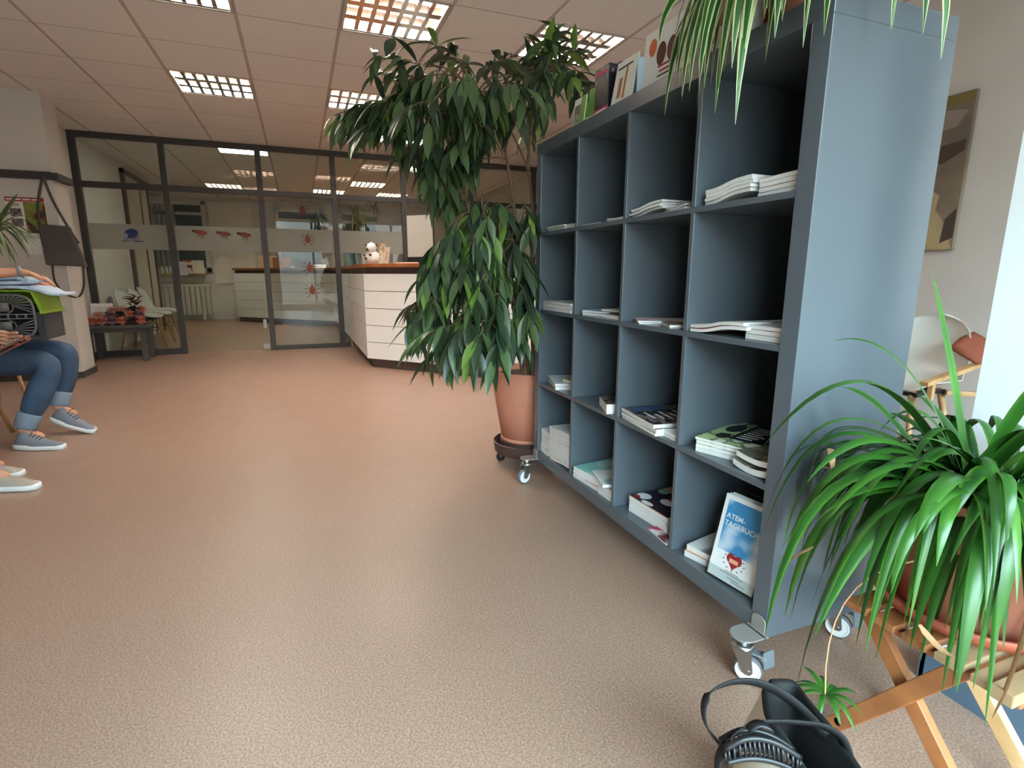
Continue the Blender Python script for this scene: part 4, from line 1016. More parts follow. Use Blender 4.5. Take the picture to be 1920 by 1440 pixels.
# ================================================================== strapped tote bag at the bottom edge
RIML = [(1.79, -.328, .3), (1.829, -.357, .3), (1.876, -.374, .3), (1.932, -.392, .3), (1.985, -.40, .3)]
RIMR = [(1.774, -.296, .3), (1.788, -.264, .3), (1.827, -.275, .3), (1.892, -.298, .3), (1.968, -.322, .3), (2.013, -.327, .3)]
tote = thing('tote_bag', 'cream canvas tote bag with black lining and straps standing on the floor', 'bag', (1.9, -.33, 0))
ring = [Vector(p) for p in smooth_pts(RIML, 4)] + [Vector((2.05, -.37, .3))] + [Vector(p) for p in smooth_pts(RIMR, 4)][::-1]
cen = sum(ring, Vector((0, 0, 0))) / len(ring)
def sc(k, z): return [Vector((cen.x + (p.x - cen.x) * k, cen.y + (p.y - cen.y) * (k * 1.0), z)) for p in ring]
def outw(d, z): return [Vector((p.x + (p - cen).normalized().x * d, p.y + (p - cen).normalized().y * d, z)) for p in ring]
b = Mb(); b.loft([outw(.055, .004), outw(.065, .06), outw(.045, .2), outw(.014, .296)], 0, cap=False); b.build('body', canvas, tote, smooth=True)
b = Mb(); b.loft([outw(.012, .262), outw(.014, .30), outw(.006, .306), outw(-.004, .30), outw(-.004, .12), sc(.3, .06)], 0, cap=False); b.build('lining', blackf, tote, smooth=True)
LOOP1 = [(1.823, -.46, .276), (1.809, -.48, .306), (1.801, -.482, .338), (1.801, -.468, .362), (1.81, -.438, .377), (1.822, -.405, .378), (1.837, -.374, .367), (1.854, -.343, .344), (1.873, -.313, .31), (1.897, -.279, .262), (1.905, -.27, .235)]
LOOP2 = [(1.875, -.50, .235), (1.855, -.495, .267), (1.851, -.489, .296), (1.853, -.468, .326), (1.862, -.435, .344), (1.875, -.4, .347), (1.889, -.365, .345), (1.902, -.335, .34), (1.915, -.31, .321), (1.925, -.30, .29)]
for lp, nv in ((LOOP1, (.5, .1, .85)), (LOOP2, (.5, -.2, .8))):
    P_ = smooth_pts(lp, 5); b = Mb(); b.ribbon(P_, .020, .0025, lambda i: (.913, -.356, .2) if i < 14 else nv); b.build('strap', blackf, tote, smooth=True)
b = Mb(); P_ = smooth_pts([(1.823, -.46, .276), (1.842, -.468, .285), (1.865, -.475, .30), (1.875, -.47, .31)], 4); b.ribbon(P_, .014, .0025, lambda i: (.5, .3, .8)); b.build('strap', blackf, tote, smooth=True)
clip = thing('hair_claw', 'black slotted plastic hair claw clipped onto the bag strap', 'hair clip', (1.89, -.44, .3))
TOP = smooth_pts([(1.862, -.492, .318), (1.873, -.467, .337), (1.883, -.44, .337), (1.896, -.415, .328), (1.910, -.390, .310)], 4)
BOT = smooth_pts([(1.868, -.494, .300), (1.880, -.467, .309), (1.890, -.44, .307), (1.902, -.414, .299), (1.914, -.393, .288)], 4)
b = Mb(); b.tube(TOP, .005, 8); b.tube(BOT, .005, 8)
for i in range(0, len(TOP), 1):
    b.tube([TOP[i], (TOP[i] + BOT[i]) / 2 + Vector((.003, -.002, .002)), BOT[i]], .0026, 6)
b.build('comb', blackp, clip, smooth=True)
b = Mb(); off = Vector((-.022, .012, -.010)); b.tube([p + off for p in TOP], .005, 8); b.tube([p + off * 1.2 for p in BOT], .005, 8)
for i in range(0, len(TOP)): b.tube([TOP[i] + off, BOT[i] + off * 1.2], .0026, 6)
b.build('comb', blackp, clip, smooth=True)
b = Mb(); b.ribbon(bez(Vector((1.868, -.455, .345)), Vector((1.872, -.44, .366)), Vector((1.884, -.424, .348)), 6), .016, .004, lambda i: (.913, -.356, .2)); b.build('grip', blackp, clip, smooth=True)

# ================================================================== chairs
def shell_chair(label, group=None, arm=False):
    r = thing('shell_chair', label, 'chair', (0, 0, 0), group)
    prof = [(.235, .435, .19), (.20, .452, .215), (.10, .445, .235), (-.02, .435, .24), (-.12, .445, .24), (-.19, .50, .235), (-.225, .60, .23), (-.245, .72, .215), (-.26, .80, .17), (-.265, .83, .10)]
    rings = []; rings2 = []
    for x, z, hw in prof:
        rg = []; back = x < -.15
        for k in range(11):
            u = -1 + 2 * k / 10; e = abs(u) ** 2.5
            if not back: p = Vector((x - .01 * e, hw * u, z + .055 * e * (1 if x < .15 else .3)))
            else: p = Vector((x + .10 * e * (1 - (z - .5) * 1.5), hw * u, z - .03 * e))
            rg.append(p)
        rings.append(rg)
    full = []
    for i, rg in enumerate(rings):
        nx = Vector((0, 0, -.008)) if prof[i][0] > -.15 else Vector((-.008, 0, -.001))
        full.append(rg + [p + nx for p in rg[::-1]])
    b = Mb(); b.loft(full); o = b.build('shell', shellm, r, smooth=True, world=False)
    ss = o.modifiers.new('s', 'SUBSURF'); ss.levels = 1; ss.render_levels = 1
    b = Mb(); b.bar((-.12, -.14, .415), (.14, -.14, .415), .03, .02); b.bar((-.12, .14, .415), (.14, .14, .415), .03, .02); b.bar((-.12, -.16, .41), (-.12, .16, .41), .03, .02); b.bar((.12, -.16, .41), (.12, .16, .41), .03, .02); b.build('under_frame', blackp, r, world=False)
    for sx, sy in ((1, 1), (1, -1), (-1, 1), (-1, -1)):
        b = Mb(); b.tube([(sx * .12, sy * .13, .425), (sx * .20, sy * .20, .0)], [.018, .011], 10); b.build('leg', beech, r, smooth=True, world=False)
    b = Mb(); b.tube([(-.15, -.155, .24), (.15, .155, .26)], .004, 6); b.tube([(.15, -.155, .24), (-.15, .155, .26)], .004, 6); b.build('brace', blackp, r, world=False)
    if arm:
        for s in (-1, 1):
            b = Mb(); b.bar((-.30, s * .27, .60), (.29, s * .27, .505), .04, .022); b.bar((.22, s * .27, .42), (.22, s * .27, .51), .025, .025); b.bar((-.22, s * .27, .40), (-.22, s * .27, .585), .025, .025); b.bar((-.22, s * .27, .41), (-.1, s * .17, .41), .025, .025); b.bar((.22, s * .27, .42), (.1, s * .2, .42), .025, .025); b.build('armrest', beech, r, world=False, bevel=.003)
    return r
c0 = shell_chair('white shell chair with wooden legs, nearest of the row behind the flower table', 'white shell chairs along the back room wall')
c0.location = (-6.25, -3.08, 0); c0.rotation_euler.z = radians(80)
for k, (x, y, a, lab, g) in enumerate(((-6.85, -3.08, 86, 'white shell chair second from the flower table behind the glass', 1), (-7.45, -3.1, 90, 'white shell chair third from the flower table behind the glass', 1),
        (-1.80, -3.10, 82, 'white shell chair under the person in blue jeans', 0), (-1.06, -2.93, 90, 'white shell chair whose wooden front leg shows at the left edge', 0))):
    o = copy_tree(c0); o.location = (x, y, 0); o.rotation_euler.z = radians(a); o['label'] = lab
    if not g: del o['group']
ca = shell_chair('white shell armchair with wooden arms beyond the shelf, below the picture', arm=True)
ca.location = (.43, 2.06, 0); ca.rotation_euler.z = radians(-88)
o = copy_tree(ca); o.location = (-.25, 2.2, 0); o.rotation_euler.z = radians(-90); o['label'] = 'second wooden armed shell chair, hidden behind the shelf, farther left'
pil = thing('cushion', 'red brown cushion on the armchair edge beside the white wall', 'cushion', (.66, 2.24, .5))
b = Mb(); M = TR((.655, 2.25, .655), .2, .5, .5) @ Matrix.Scale(.62, 4); b.loft([[M @ Vector((x * s_, y * s_, z)) for x, y in ((-.13, -.15), (.13, -.15), (.15, 0), (.13, .15), (-.13, .15), (-.15, 0))] for z, s_ in ((-.03, .6), (-.015, .95), (.015, .95), (.03, .6))]); b.build('cover', mat('rust_cushion', '8e4a34', .85), pil, smooth=True)
# canvas picture on the right wall
pic = thing('wall_picture', 'frameless canvas photograph in browns and cream on the wall beyond the shelf', 'picture', (-.4, 2.585, 1.2))
b = Mb(); b.box(-1.15, .275, 2.572, 2.598, 1.18, 2.06); b.build('canvas', mat('canvas_brown', '6e6054', .8, noise=(2.5, .3, '8c7c68')), pic, bevel=.002)
b = Mb()
def patch(b, pts, y): b.add([(x, y, z) for x, z in pts], [tuple(range(len(pts)))])
patch(b, [(-.35, 1.185), (.268, 1.185), (.22, 1.32), (.15, 1.42), (.16, 1.50), (.08, 1.56), (-.05, 1.52), (-.2, 1.40)], 2.5715); b.build('cream_shape', mat('print_cream', 'b8a47c', .8, noise=(7, .15)), pic)
b = Mb(); patch(b, [(-.5, 1.66), (-.1, 1.72), (.15, 1.68), (.26, 1.74), (.26, 1.80), (.1, 1.78), (-.2, 1.84), (-.5, 1.8)], 2.5713); patch(b, [(.20, 1.22), (.268, 1.25), (.268, 1.42), (.21, 1.36)], 2.5713); b.build('dark_shape', mat('print_dark_brown', '4a3c34', .8), pic)
b = Mb(); patch(b, [(-.3, 1.98), (.268, 2.0), (.268, 2.055), (-.3, 2.055)], 2.5713); b.build('olive_shape', mat('print_olive', '7a6c3c', .8), pic)
b = Mb(); patch(b, [(-.25, 1.9), (-.05, 1.84), (.2, 1.88), (.25, 1.96), (.05, 1.99), (-.2, 1.98)], 2.5712); b.build('pale_shape', mat('print_mauve', '94847c', .8, noise=(6, .15)), pic)

# ================================================================== flower table before the partition
tb = thing('low_table', 'low dark grey side table with garlands on it before the partition', 'table', (-5.3, -3.1, 0))
b = Mb(); b.box(-5.48, -5.08, -3.39, -2.76, .395, .435); b.build('tabletop', mat('dark_grey_wood', '4a4542', .6), tb, bevel=.004)
b = Mb(); b.box(-5.45, -5.11, -3.36, -2.79, .35, .395); b.build('apron', MATS['dark_grey_wood'], tb)
for x in (-5.14, -5.45):
    for y in (-2.82, -3.36):
        b = Mb(); b.box(x - .03, x + .03, y - .03, y + .03, 0, .36); b.build('leg', MATS['dark_grey_wood'], tb, bevel=.003)
sg = thing('sign_card', 'folded white notice card with grey lines on the flower table', 'card', (-5.35, -3.27, .435))
b = Mb(); M = TR((-5.33, -3.26, .437), radians(80), -.15); b.box(-.12, .12, 0, .004, 0, .24, 0, M); b.build('board', paper, sg)
b = Mb()
for k in range(6): b.box(-.09, .09 - .02 * (k % 2), -.0012, 0, .05 + .028 * k, .056 + .028 * k, 0, M)
b.build('print', mat('print_light_grey', 'a8a6a2', .6), sg)
rnd = random.Random(3)
pkm = mat('flower_salmon', 'e08874', .7); mvm = mat('flower_mauve', 'a0788a', .8); plm = mat('leaf_plum', '4c3438', .7); pch = mat('flower_peach', 'e8ac94', .7)
fl_labels = ['salmon', 'mauve', 'peach', 'plum']
ordn = ['leftmost', 'second from left', 'third from left', 'fourth from left', 'fifth from left', 'rightmost']
k = 0
for row, x, ys, zz in (('front', -5.13, (-3.31, -3.21, -3.11, -3.01, -2.91, -2.83), .0), ('middle', -5.23, (-3.26, -3.155, -3.05, -2.945, -2.86), .06), ('back', -5.33, (-3.14, -3.04, -2.94, -2.85), .11)):
    for j, y in enumerate(ys):
        kind = (0, 0, 1, 0, 3, 0, 2, 1, 3, 0, 1, 2, 2, 3, 0)[k]; k += 1; z = .4355; hc = z + zz + .045
        f_ = thing('fabric_flower', '%s fabric flower, %s in the %s row on the table' % (fl_labels[kind], ordn[-1] if j == len(ys) - 1 else ordn[j], row), 'flower', (x, y, z), 'fabric flowers on the low table')
        b = Mb(); b.lathe([(.001, 0), (.022, .001), (.022, hc - z), (.012, hc - z + .012)], (x, y, z), 8, 0)
        for up, n_, r_ in ((-.25, 9, .052), (.25, 9, .052), (.8, 7, .048), (1.8, 5, .042)):
            for q in range(n_):
                a_ = 2 * pi * q / n_ + up; d_ = Vector((cos(a_), sin(a_), up)).normalized(); leaf(b, Vector((x, y, hc)) + d_ * .008, d_, (0, 0, 1), r_ * 1.25, r_ * 1.05, 0, .3)
        b.build('bloom', [(pkm, mvm, pch, plm)[kind], plm], f_, smooth=True)
gl = thing('leaf_wreath', 'plum and brown leaf bunch standing behind the flowers against the glass', 'wreath', (-5.38, -2.92, .436))
b = Mb(); c = Mb(); c.tube([(-5.42, -2.95, .436), (-5.41, -2.93, .70)], .006)
for q in range(22):
    a = rnd.uniform(0, 2 * pi); leaf(b, (-5.41 + rnd.uniform(-.02, .02), -2.95 + rnd.uniform(-.06, .06), .56 + rnd.uniform(0, .18)), (cos(a), sin(a), rnd.uniform(-.1, .9)), (0, 0, 1), .11, .06, q % 2, .4)
b.build('foliage', [plm, mat('rust_leaf', '8c5548', .7)], gl, smooth=True); c.build('stem', barkm, gl)

# ================================================================== coat rail, poster, shoulder bag
rail = thing('coat_rail', 'dark coat rail board bending around the white wall pier', 'coat rail', (-4.06, -3.6, 1.9))
b = Mb(); b.box(-4.1, -4.04, -3.98, -3.12, 1.872, 1.94); b.bar((-4.07, -3.10, 1.906), (-4.44, -3.10, 1.906), .05, .065); b.build('board', darkframe, rail, bevel=.004)
b = Mb()
for y in (-3.8, -3.6, -3.4, -3.16): b.tube([(-4.05, y, 1.885), (-4.0, y, 1.875), (-3.985, y, 1.905)], .006)
b.build('hook', darkframe, rail)
ps = thing('poster', 'small framed poster with red heading beside the hanging bag', 'poster', (-4.09, -3.36, 1.5))
b = Mb(); b.box(-4.10, -4.094, -3.51, -3.22, 1.37, 1.71); b.build('sheet', posterw, ps)
b = Mb(); b.box(-4.0942, -4.0932, -3.51, -3.22, 1.672, 1.71); b.build('red_heading', redink, ps)
b = Mb()
for k, (y0, y1) in enumerate(((-3.50, -3.39), (-3.38, -3.32), (-3.31, -3.25))): b.box(-4.0931, -4.0926, y0, y1, 1.684, 1.698)
b.build('heading_text', posterw, ps)
b = Mb(); b.box(-4.0942, -4.0932, -3.38, -3.22, 1.39, 1.668); b.build('dog_picture', cover('print_green_dog', '7c8c3c', '8c5a34', '4a3020', 12, .5), ps)
b = Mb()
for z in (1.54, 1.45): b.box(-4.0942, -4.0932, -3.485, -3.40, z, z + .07)
b.build('small_picture', cover('print_grey_photo', '6c6464', 'a89c94', '3c3634', 22, .5), ps)
b = Mb()
for k in range(4): b.box(-4.0942, -4.0932, -3.485, -3.41, 1.63 + .008 * k, 1.633 + .008 * k)
b.build('text_line', darkink, ps)
b = Mb(); b.box(-4.10, -4.096, -3.42, -3.24, 1.20, 1.34); tag(b.build('notice_sheet', paper), 'plain white notice sheet under the poster, behind the green leaves', 'notice')
sb = thing('shoulder_bag', 'flat brown grey shoulder bag hanging from the coat rail', 'bag', (-4.0, -3.12, 1.2))
b = Mb()
def quadbox(b, yz, x0, x1):
    vs = [(x, y, z) for x in (x0, x1) for y, z in yz]; b.add(vs, [(3, 2, 1, 0), (4, 5, 6, 7)] + [(i, (i + 1) % 4, 4 + (i + 1) % 4, 4 + i) for i in range(4)])
quadbox(b, [(-3.245, 1.10), (-2.93, 1.085), (-3.02, 1.455), (-3.26, 1.47)], -4.02, -3.97); b.build('body', bagm, sb, bevel=.012)
b = Mb(); quadbox(b, [(-3.235, 1.26), (-2.985, 1.25), (-3.025, 1.452), (-3.25, 1.465)], -3.969, -3.962); b.build('flap', bagm, sb, bevel=.003)
b = Mb()
b.ribbon(smooth_pts([(-3.99, -3.25, 1.45), (-4.0, -3.235, 1.65), (-4.0, -3.165, 1.90)], 4), .022, .004, lambda i: (0, 1, 0))
b.ribbon(smooth_pts([(-4.0, -3.165, 1.90), (-4.0, -3.12, 1.68), (-3.99, -3.035, 1.45), (-3.99, -2.97, 1.30)], 4), .022, .004, lambda i: (0, 1, 0))
b.ribbon(smooth_pts([(-3.99, -3.20, 1.10), (-3.99, -3.20, .95), (-3.98, -3.14, .84), (-3.98, -3.04, .80), (-3.98, -2.98, .90), (-3.985, -2.96, 1.09)], 5), .018, .004, lambda i: (.3, 1, .2))
b.build('strap', bagm, sb, smooth=True)

# dracaena-like plant at the left edge
dp = thing('leafy_plant', 'strap leafed plant in a terracotta pot reaching in from the left edge', 'potted plant', (-2.72, -3.22, 0))
pot(dp, (-2.72, -3.22), .45, .09, .13, .22, terra)
b = Mb(); b.lathe([(.001, 0), (.115, 0)], (-2.72, -3.22, .45 + .185), 20); b.build('soil', soil, dp)
b = Mb(); b.tube([(-2.72, -3.22, .63), (-2.70, -3.2, .9), (-2.71, -3.17, 1.15)], .014); b.build('stem', barkm, dp, smooth=True)
b = Mb(); rnd = random.Random(9); s0 = Vector((-2.70, -3.12, 1.25))
for tip, up in (((-2.6, -2.76, 1.19), .22), ((-2.6, -2.85, 1.14), .30), ((-2.5, -2.93, 1.10), .30), ((-2.6, -2.84, 1.20), .3), ((-2.6, -2.86, 1.58), .2), ((-2.45, -2.95, 1.13), .10), ((-2.5, -2.9, 1.08), .12), ((-2.55, -2.9, 1.12), .2)):
    p2 = Vector(tip); hz = p2 - s0; hz.z = 0; blade(b, s0, s0 + hz * .5 + Vector((0, 0, up)), p2, .032, (0, 1), 10, rnd.uniform(-.6, .6))
for k in range(16):
    a = rnd.uniform(0, 2 * pi); p2 = s0 + Vector((cos(a) * .3, sin(a) * .28, rnd.uniform(-.15, .25))); hz = p2 - s0; hz.z = 0; blade(b, s0, s0 + hz * .5 + Vector((0, 0, .25)), p2, .03, (0, 1), 10)
b.build('foliage', [mat('sage_leaf', '6f7f4a', .45, noise=(6, .2)), mat('sage_leaf_dark', '4c5c34', .45)], dp, smooth=True)
ptb = thing('plant_table', 'small wooden stool carrying the plant behind the seated people', 'stool', (-2.72, -3.22, 0))
b = Mb(); b.lathe([(.001, .42), (.17, .42), (.17, .449), (.001, .449)], (-2.72, -3.22, 0), 28); b.build('seat', pine, ptb)
for k in range(3):
    a = 2 * pi * k / 3; b = Mb(); b.tube([(-2.72 + .1 * cos(a), -3.22 + .1 * sin(a), .42), (-2.72 + .15 * cos(a), -3.22 + .15 * sin(a), 0)], .013); b.build('leg', pine, ptb, smooth=True)

# counter plants in the back room
def cane_plant(name, label, c, canes, leafy, seed, mats, wide=.3):
    r = thing(name, label, 'potted plant', c); rnd = random.Random(seed); C_ = Vector(c)
    b = Mb(); b.lathe([(.001, 0), (.09, 0), (.13, .22), (.12, .22), (.001, .2)], c, 20); b.build('pot', whitem, r, smooth=True)
    b = Mb(); g = Mb()
    for k in range(canes):
        a = rnd.uniform(0, 2 * pi); x = rnd.uniform(-.3, .3) * (1 if canes > 3 else .2); top = C_ + Vector((x * .3, x * 1.0, rnd.uniform(1.15, 1.5)))
        pts = [C_ + Vector((0, x * .3, .18)), C_ + Vector((x * .1, x * .8, .45)), C_ + Vector((x * .3 + .02, x * 1.2, .95)), top]; g.tube(smooth_pts(pts, 3), .011, 6)
        for q in range(leafy):
            a = rnd.uniform(0, 2 * pi); r_ = rnd.uniform(.5, 1) * wide; p2 = top + Vector((cos(a) * r_, sin(a) * r_, rnd.uniform(-.3, .2))); blade(b, top, top + Vector((cos(a) * r_ * .4, sin(a) * r_ * .4, .2)), p2, .026, (0, 0), 6)
    b.build('foliage', mats, r, smooth=True); g.build('stem', barkm, r, smooth=True)
cane_plant('counter_plant', 'bushy dark strap leafed plant on the far counter behind glass', (-10.5, -.60, 1.0), 1, 60, 2, [mat('grey_green_leaf', '3c4c34', .5)], .34)
cane_plant('counter_plant', 'cane stemmed plant with pale leaves before the right back window', (-10.5, .38, 1.0), 9, 9, 7, [mat('pale_green_leaf', '7e8658', .5)], .22)
b = Mb(); b.box(-10.75, -10.27, -.80, .75, 0, .999); tag(b.build('low_cabinet', panelm, bevel=.004), 'ivory cabinet in the back room carrying the two tall plants', 'cabinet')

# ================================================================== people
def skin_mesh(name, pts, edges, m, parent, roots, levels=2):
    keys = list(pts); off = Vector(parent['_w'])
    me = bpy.data.meshes.new(name)
    me.from_pydata([tuple(Vector(pts[k][:3]) - off) for k in keys], [(keys.index(a), keys.index(c)) for a, c in edges], [])
    me.materials.append(m)
    o = bpy.data.objects.new(name, me); COL.objects.link(o); o.parent = parent
    sk = o.modifiers.new('skin', 'SKIN'); sk.use_smooth_shade = True; sk.branch_smoothing = .5
    if not me.skin_vertices: me.skin_vertices.new() if hasattr(me.skin_vertices, 'new') else None
    sv = me.skin_vertices[0].data
    for i, k in enumerate(keys):
        r_ = pts[k][3]; sv[i].radius = (r_, pts[k][4] if len(pts[k]) > 4 else r_); sv[i].use_root = k in roots
    ss = o.modifiers.new('subsurf', 'SUBSURF'); ss.levels = levels; ss.render_levels = levels
    return o
def chain(*k): return [(k[i], k[i + 1]) for i in range(len(k) - 1)]
def head(parent, c, fwd, hair, long_=True):
    """head with face, as one skin part, plus eyes and hair; c = centre, fwd = facing angle"""
    M = TR(c, fwd)
    b = Mb(); n = 24
    rings = []
    for i in range(1, 16):
        ph = pi * i / 16; z = .118 * cos(ph); rad = sin(ph)
        rg = []
        for k in range(n):
            t = 2 * pi * k / n; x = .092 * rad * cos(t); y = .073 * rad * sin(t)
            if z < -.02: x += .012 * (1 if cos(t) > 0 else -.6) * cos(t) ** 2 * (1 - abs(z + .07) * 4); y *= 1 - .25 * max(0, -z - .03) / .09
            if abs(sin(t)) < .3 and cos(t) > 0 and -.045 < z < .02: x += .022 * (1 - abs(z + .022) / .045) * (1 - abs(sin(t)) / .3)
            if cos(t) > 0 and .005 < z < .03 and .25 < abs(sin(t)) < .7: x -= .006
            rg.append(M @ Vector((x, y, z)))
        rings.append(rg)
    b.loft(rings)
    for s in (-1, 1): b.lathe([(.001, -.006), (.016, -.003), (.02, .004), (.001, .006)], (0, 0, 0), 10, M=M @ Matrix.Translation((-.005, s * .076, -.005)) @ Matrix.Rotation(radians(90), 4, 'X'))
    hd = b.build('head', skin_m, parent, smooth=True)
    b = Mb()
    for s in (-1, 1): b.lathe([(.001, -.010), (.010, 0), (.001, .010)], (0, 0, 0), 10, M=M @ Matrix.Translation((.081, s * .03, .012)))
    b.build('eye', whitem, hd, smooth=True)
    b = Mb(); b.tube([M @ Vector((.088, -.02, -.055)), M @ Vector((.096, 0, -.056)), M @ Vector((.088, .02, -.055))], .005, 6); b.build('mouth', mat('lips', 'a85a50', .5), hd, smooth=True)
    b = Mb(); rings = []
    for i in range(0, 12):
        ph = (pi * .62) * i / 11; z = .128 * cos(ph); rad = sin(ph) + .02
        rings.append([M @ Vector((.100 * rad * cos(t) * (1 if cos(t) < 0 else (.85 if z > .055 else .25)) - .006, .084 * rad * sin(t), z if cos(t) < .3 or z > .05 else max(z, .05))) for t in [2 * pi * k / n for k in range(n)]])
    if long_:
        rings += [[M @ Vector((-.03 + .06 * cos(t) * (1 if cos(t) < 0 else .2), .085 * sin(t), -.12)) for t in [2 * pi * k / n for k in range(n)]], [M @ Vector((-.05 + .04 * cos(t) * (1 if cos(t) < 0 else .2), .07 * sin(t), -.2)) for t in [2 * pi * k / n for k in range(n)]]]
    b.loft(rings); b.build('hair', hair, hd, smooth=True)
def hand(pts, edges, roots, tag_, wrist, palm_dir, across, down, L=.085, curl=.3):
    """five finger chains rooted in the palm"""
    w = Vector(wrist); d = Vector(palm_dir).normalized(); a = Vector(across); a = (a - d * a.dot(d)).normalized(); dn = Vector(down).normalized()
    pc = w + d * .045
    pts[tag_ + 'p'] = (*pc, .030, .014); pts[tag_ + 'p2'] = (*(w + d * .085), .032, .012); edges += chain(tag_ + 'w', tag_ + 'p', tag_ + 'p2')
    for k, (off, ln) in enumerate(((-.030, .058), (-.010, .072), (.010, .076), (.029, .066))):
        p0 = w + d * .075 + a * off; p1 = p0 + d * ln * .45 + dn * ln * curl * .15; p2 = p1 + d * ln * .3 + dn * ln * curl * .45; p3 = p2 + d * ln * .2 + dn * ln * curl * .7
        ks = [tag_ + 'f%d%d' % (k, q) for q in range(4)]
        for q, (kk, p) in enumerate(zip(ks, (p0, p1, p2, p3))): pts[kk] = (*p, (.0095, .009, .0083, .0072)[q])
        edges += chain(*ks); roots.add(ks[0])
    p0 = w + d * .03 + a * .022; p1 = p0 + d * .03 + a * .028; p2 = p1 + d * .032 + a * .004 + dn * .01
    for q, p in enumerate((p0, p1, p2)): pts[tag_ + 't%d' % q] = (*p, (.013, .011, .009)[q])
    edges += chain(tag_ + 't0', tag_ + 't1', tag_ + 't2'); roots.add(tag_ + 't0')
def person(label, J, fwd, trousers, top, hairc, hands, shoes_fn=None, sleeves=True):
    r = thing('person', label, 'person', tuple(J['pelvis']))
    P = {'pel': (*J['pelvis'], .125, .11), 'sp': (*J['spine'], .12, .10), 'ch': (*J['chest'], .135, .105), 'nk': (*J['neck'], .052), 'nk2': (*(Vector(J['neck']) + Vector((0, 0, .07))), .05)}
    E = chain('pel', 'sp', 'ch', 'nk', 'nk2'); R = {'pel'}
    for s in 'LR':
        P[s + 's'] = (*J[s + 'sh'], .058); P[s + 'e'] = (*J[s + 'el'], .042); P[s + 'w'] = (*J[s + 'wr'], .027, .024)
        m_ = (Vector(J[s + 'el']) + Vector(J[s + 'wr'])) / 2; P[s + 'm'] = (*m_, .038)
        E += chain('ch', s + 's', s + 'e', s + 'm', s + 'w')
        P[s + 'h'] = (*J[s + 'hip'], .09); P[s + 'k'] = (*J[s + 'kn'], .06); P[s + 'c'] = (*(Vector(J[s + 'kn']).lerp(Vector(J[s + 'an']), .35)), .055); P[s + 'a'] = (*J[s + 'an'], .036)
        ft = Vector(J[s + 'an']) + Vector(J[s + 'toe']).normalized() * .12 + Vector((0, 0, -.04)); P[s + 'f'] = (*ft, .03)
        E += chain('pel', s + 'h', s + 'k', s + 'c', s + 'a', s + 'f')
        pd, ac, dn, cu = hands[s]; hand(P, E, R, s, J[s + 'wr'], pd, ac, dn, curl=cu)
    skin_mesh('body', P, E, skin_m, r, R)
    head(r, Vector(J['neck']) + Vector((cos(fwd) * .03, sin(fwd) * .03, .19)), fwd, hairc)
    # trousers
    T_ = {'pel': (*J['pelvis'], .15, .135)}; E2 = []
    for s in 'LR':
        k = Vector(J[s + 'kn']); a = Vector(J[s + 'an']); h = Vector(J[s + 'hip']); tw = J.get('trw', 1)
        T_[s + 'h'] = (*h, .112 * tw); T_[s + 'm'] = (*h.lerp(k, .55), .098 * tw); T_[s + 'k'] = (*k, .080 * tw); T_[s + 'c'] = (*k.lerp(a, .35), .078 * tw); T_[s + 'a'] = (*k.lerp(a, .80), .058 * tw)
        E2 += chain('pel', s + 'h', s + 'm', s + 'k', s + 'c', s + 'a')
    skin_mesh('trousers', T_, E2, trousers, r, {'pel'})
    S_ = {'pel': (*(Vector(J['pelvis']) + Vector((0, 0, .08))), .15, .13), 'sp': (*J['spine'], .14, .12), 'ch': (*J['chest'], .155, .12), 'nk': (*(Vector(J['neck']) + Vector((0, 0, -.03))), .07)}; E3 = chain('pel', 'sp', 'ch', 'nk')
    for s in 'LR':
        S_[s + 's'] = (*J[s + 'sh'], .07); el = Vector(J[s + 'sh']).lerp(Vector(J[s + 'el']), .75 if not sleeves else 1.0); S_[s + 'e'] = (*el, .058); E3 += chain('ch', s + 's', s + 'e')
    skin_mesh('shirt', S_, E3, top, r, {'pel'})
    return r
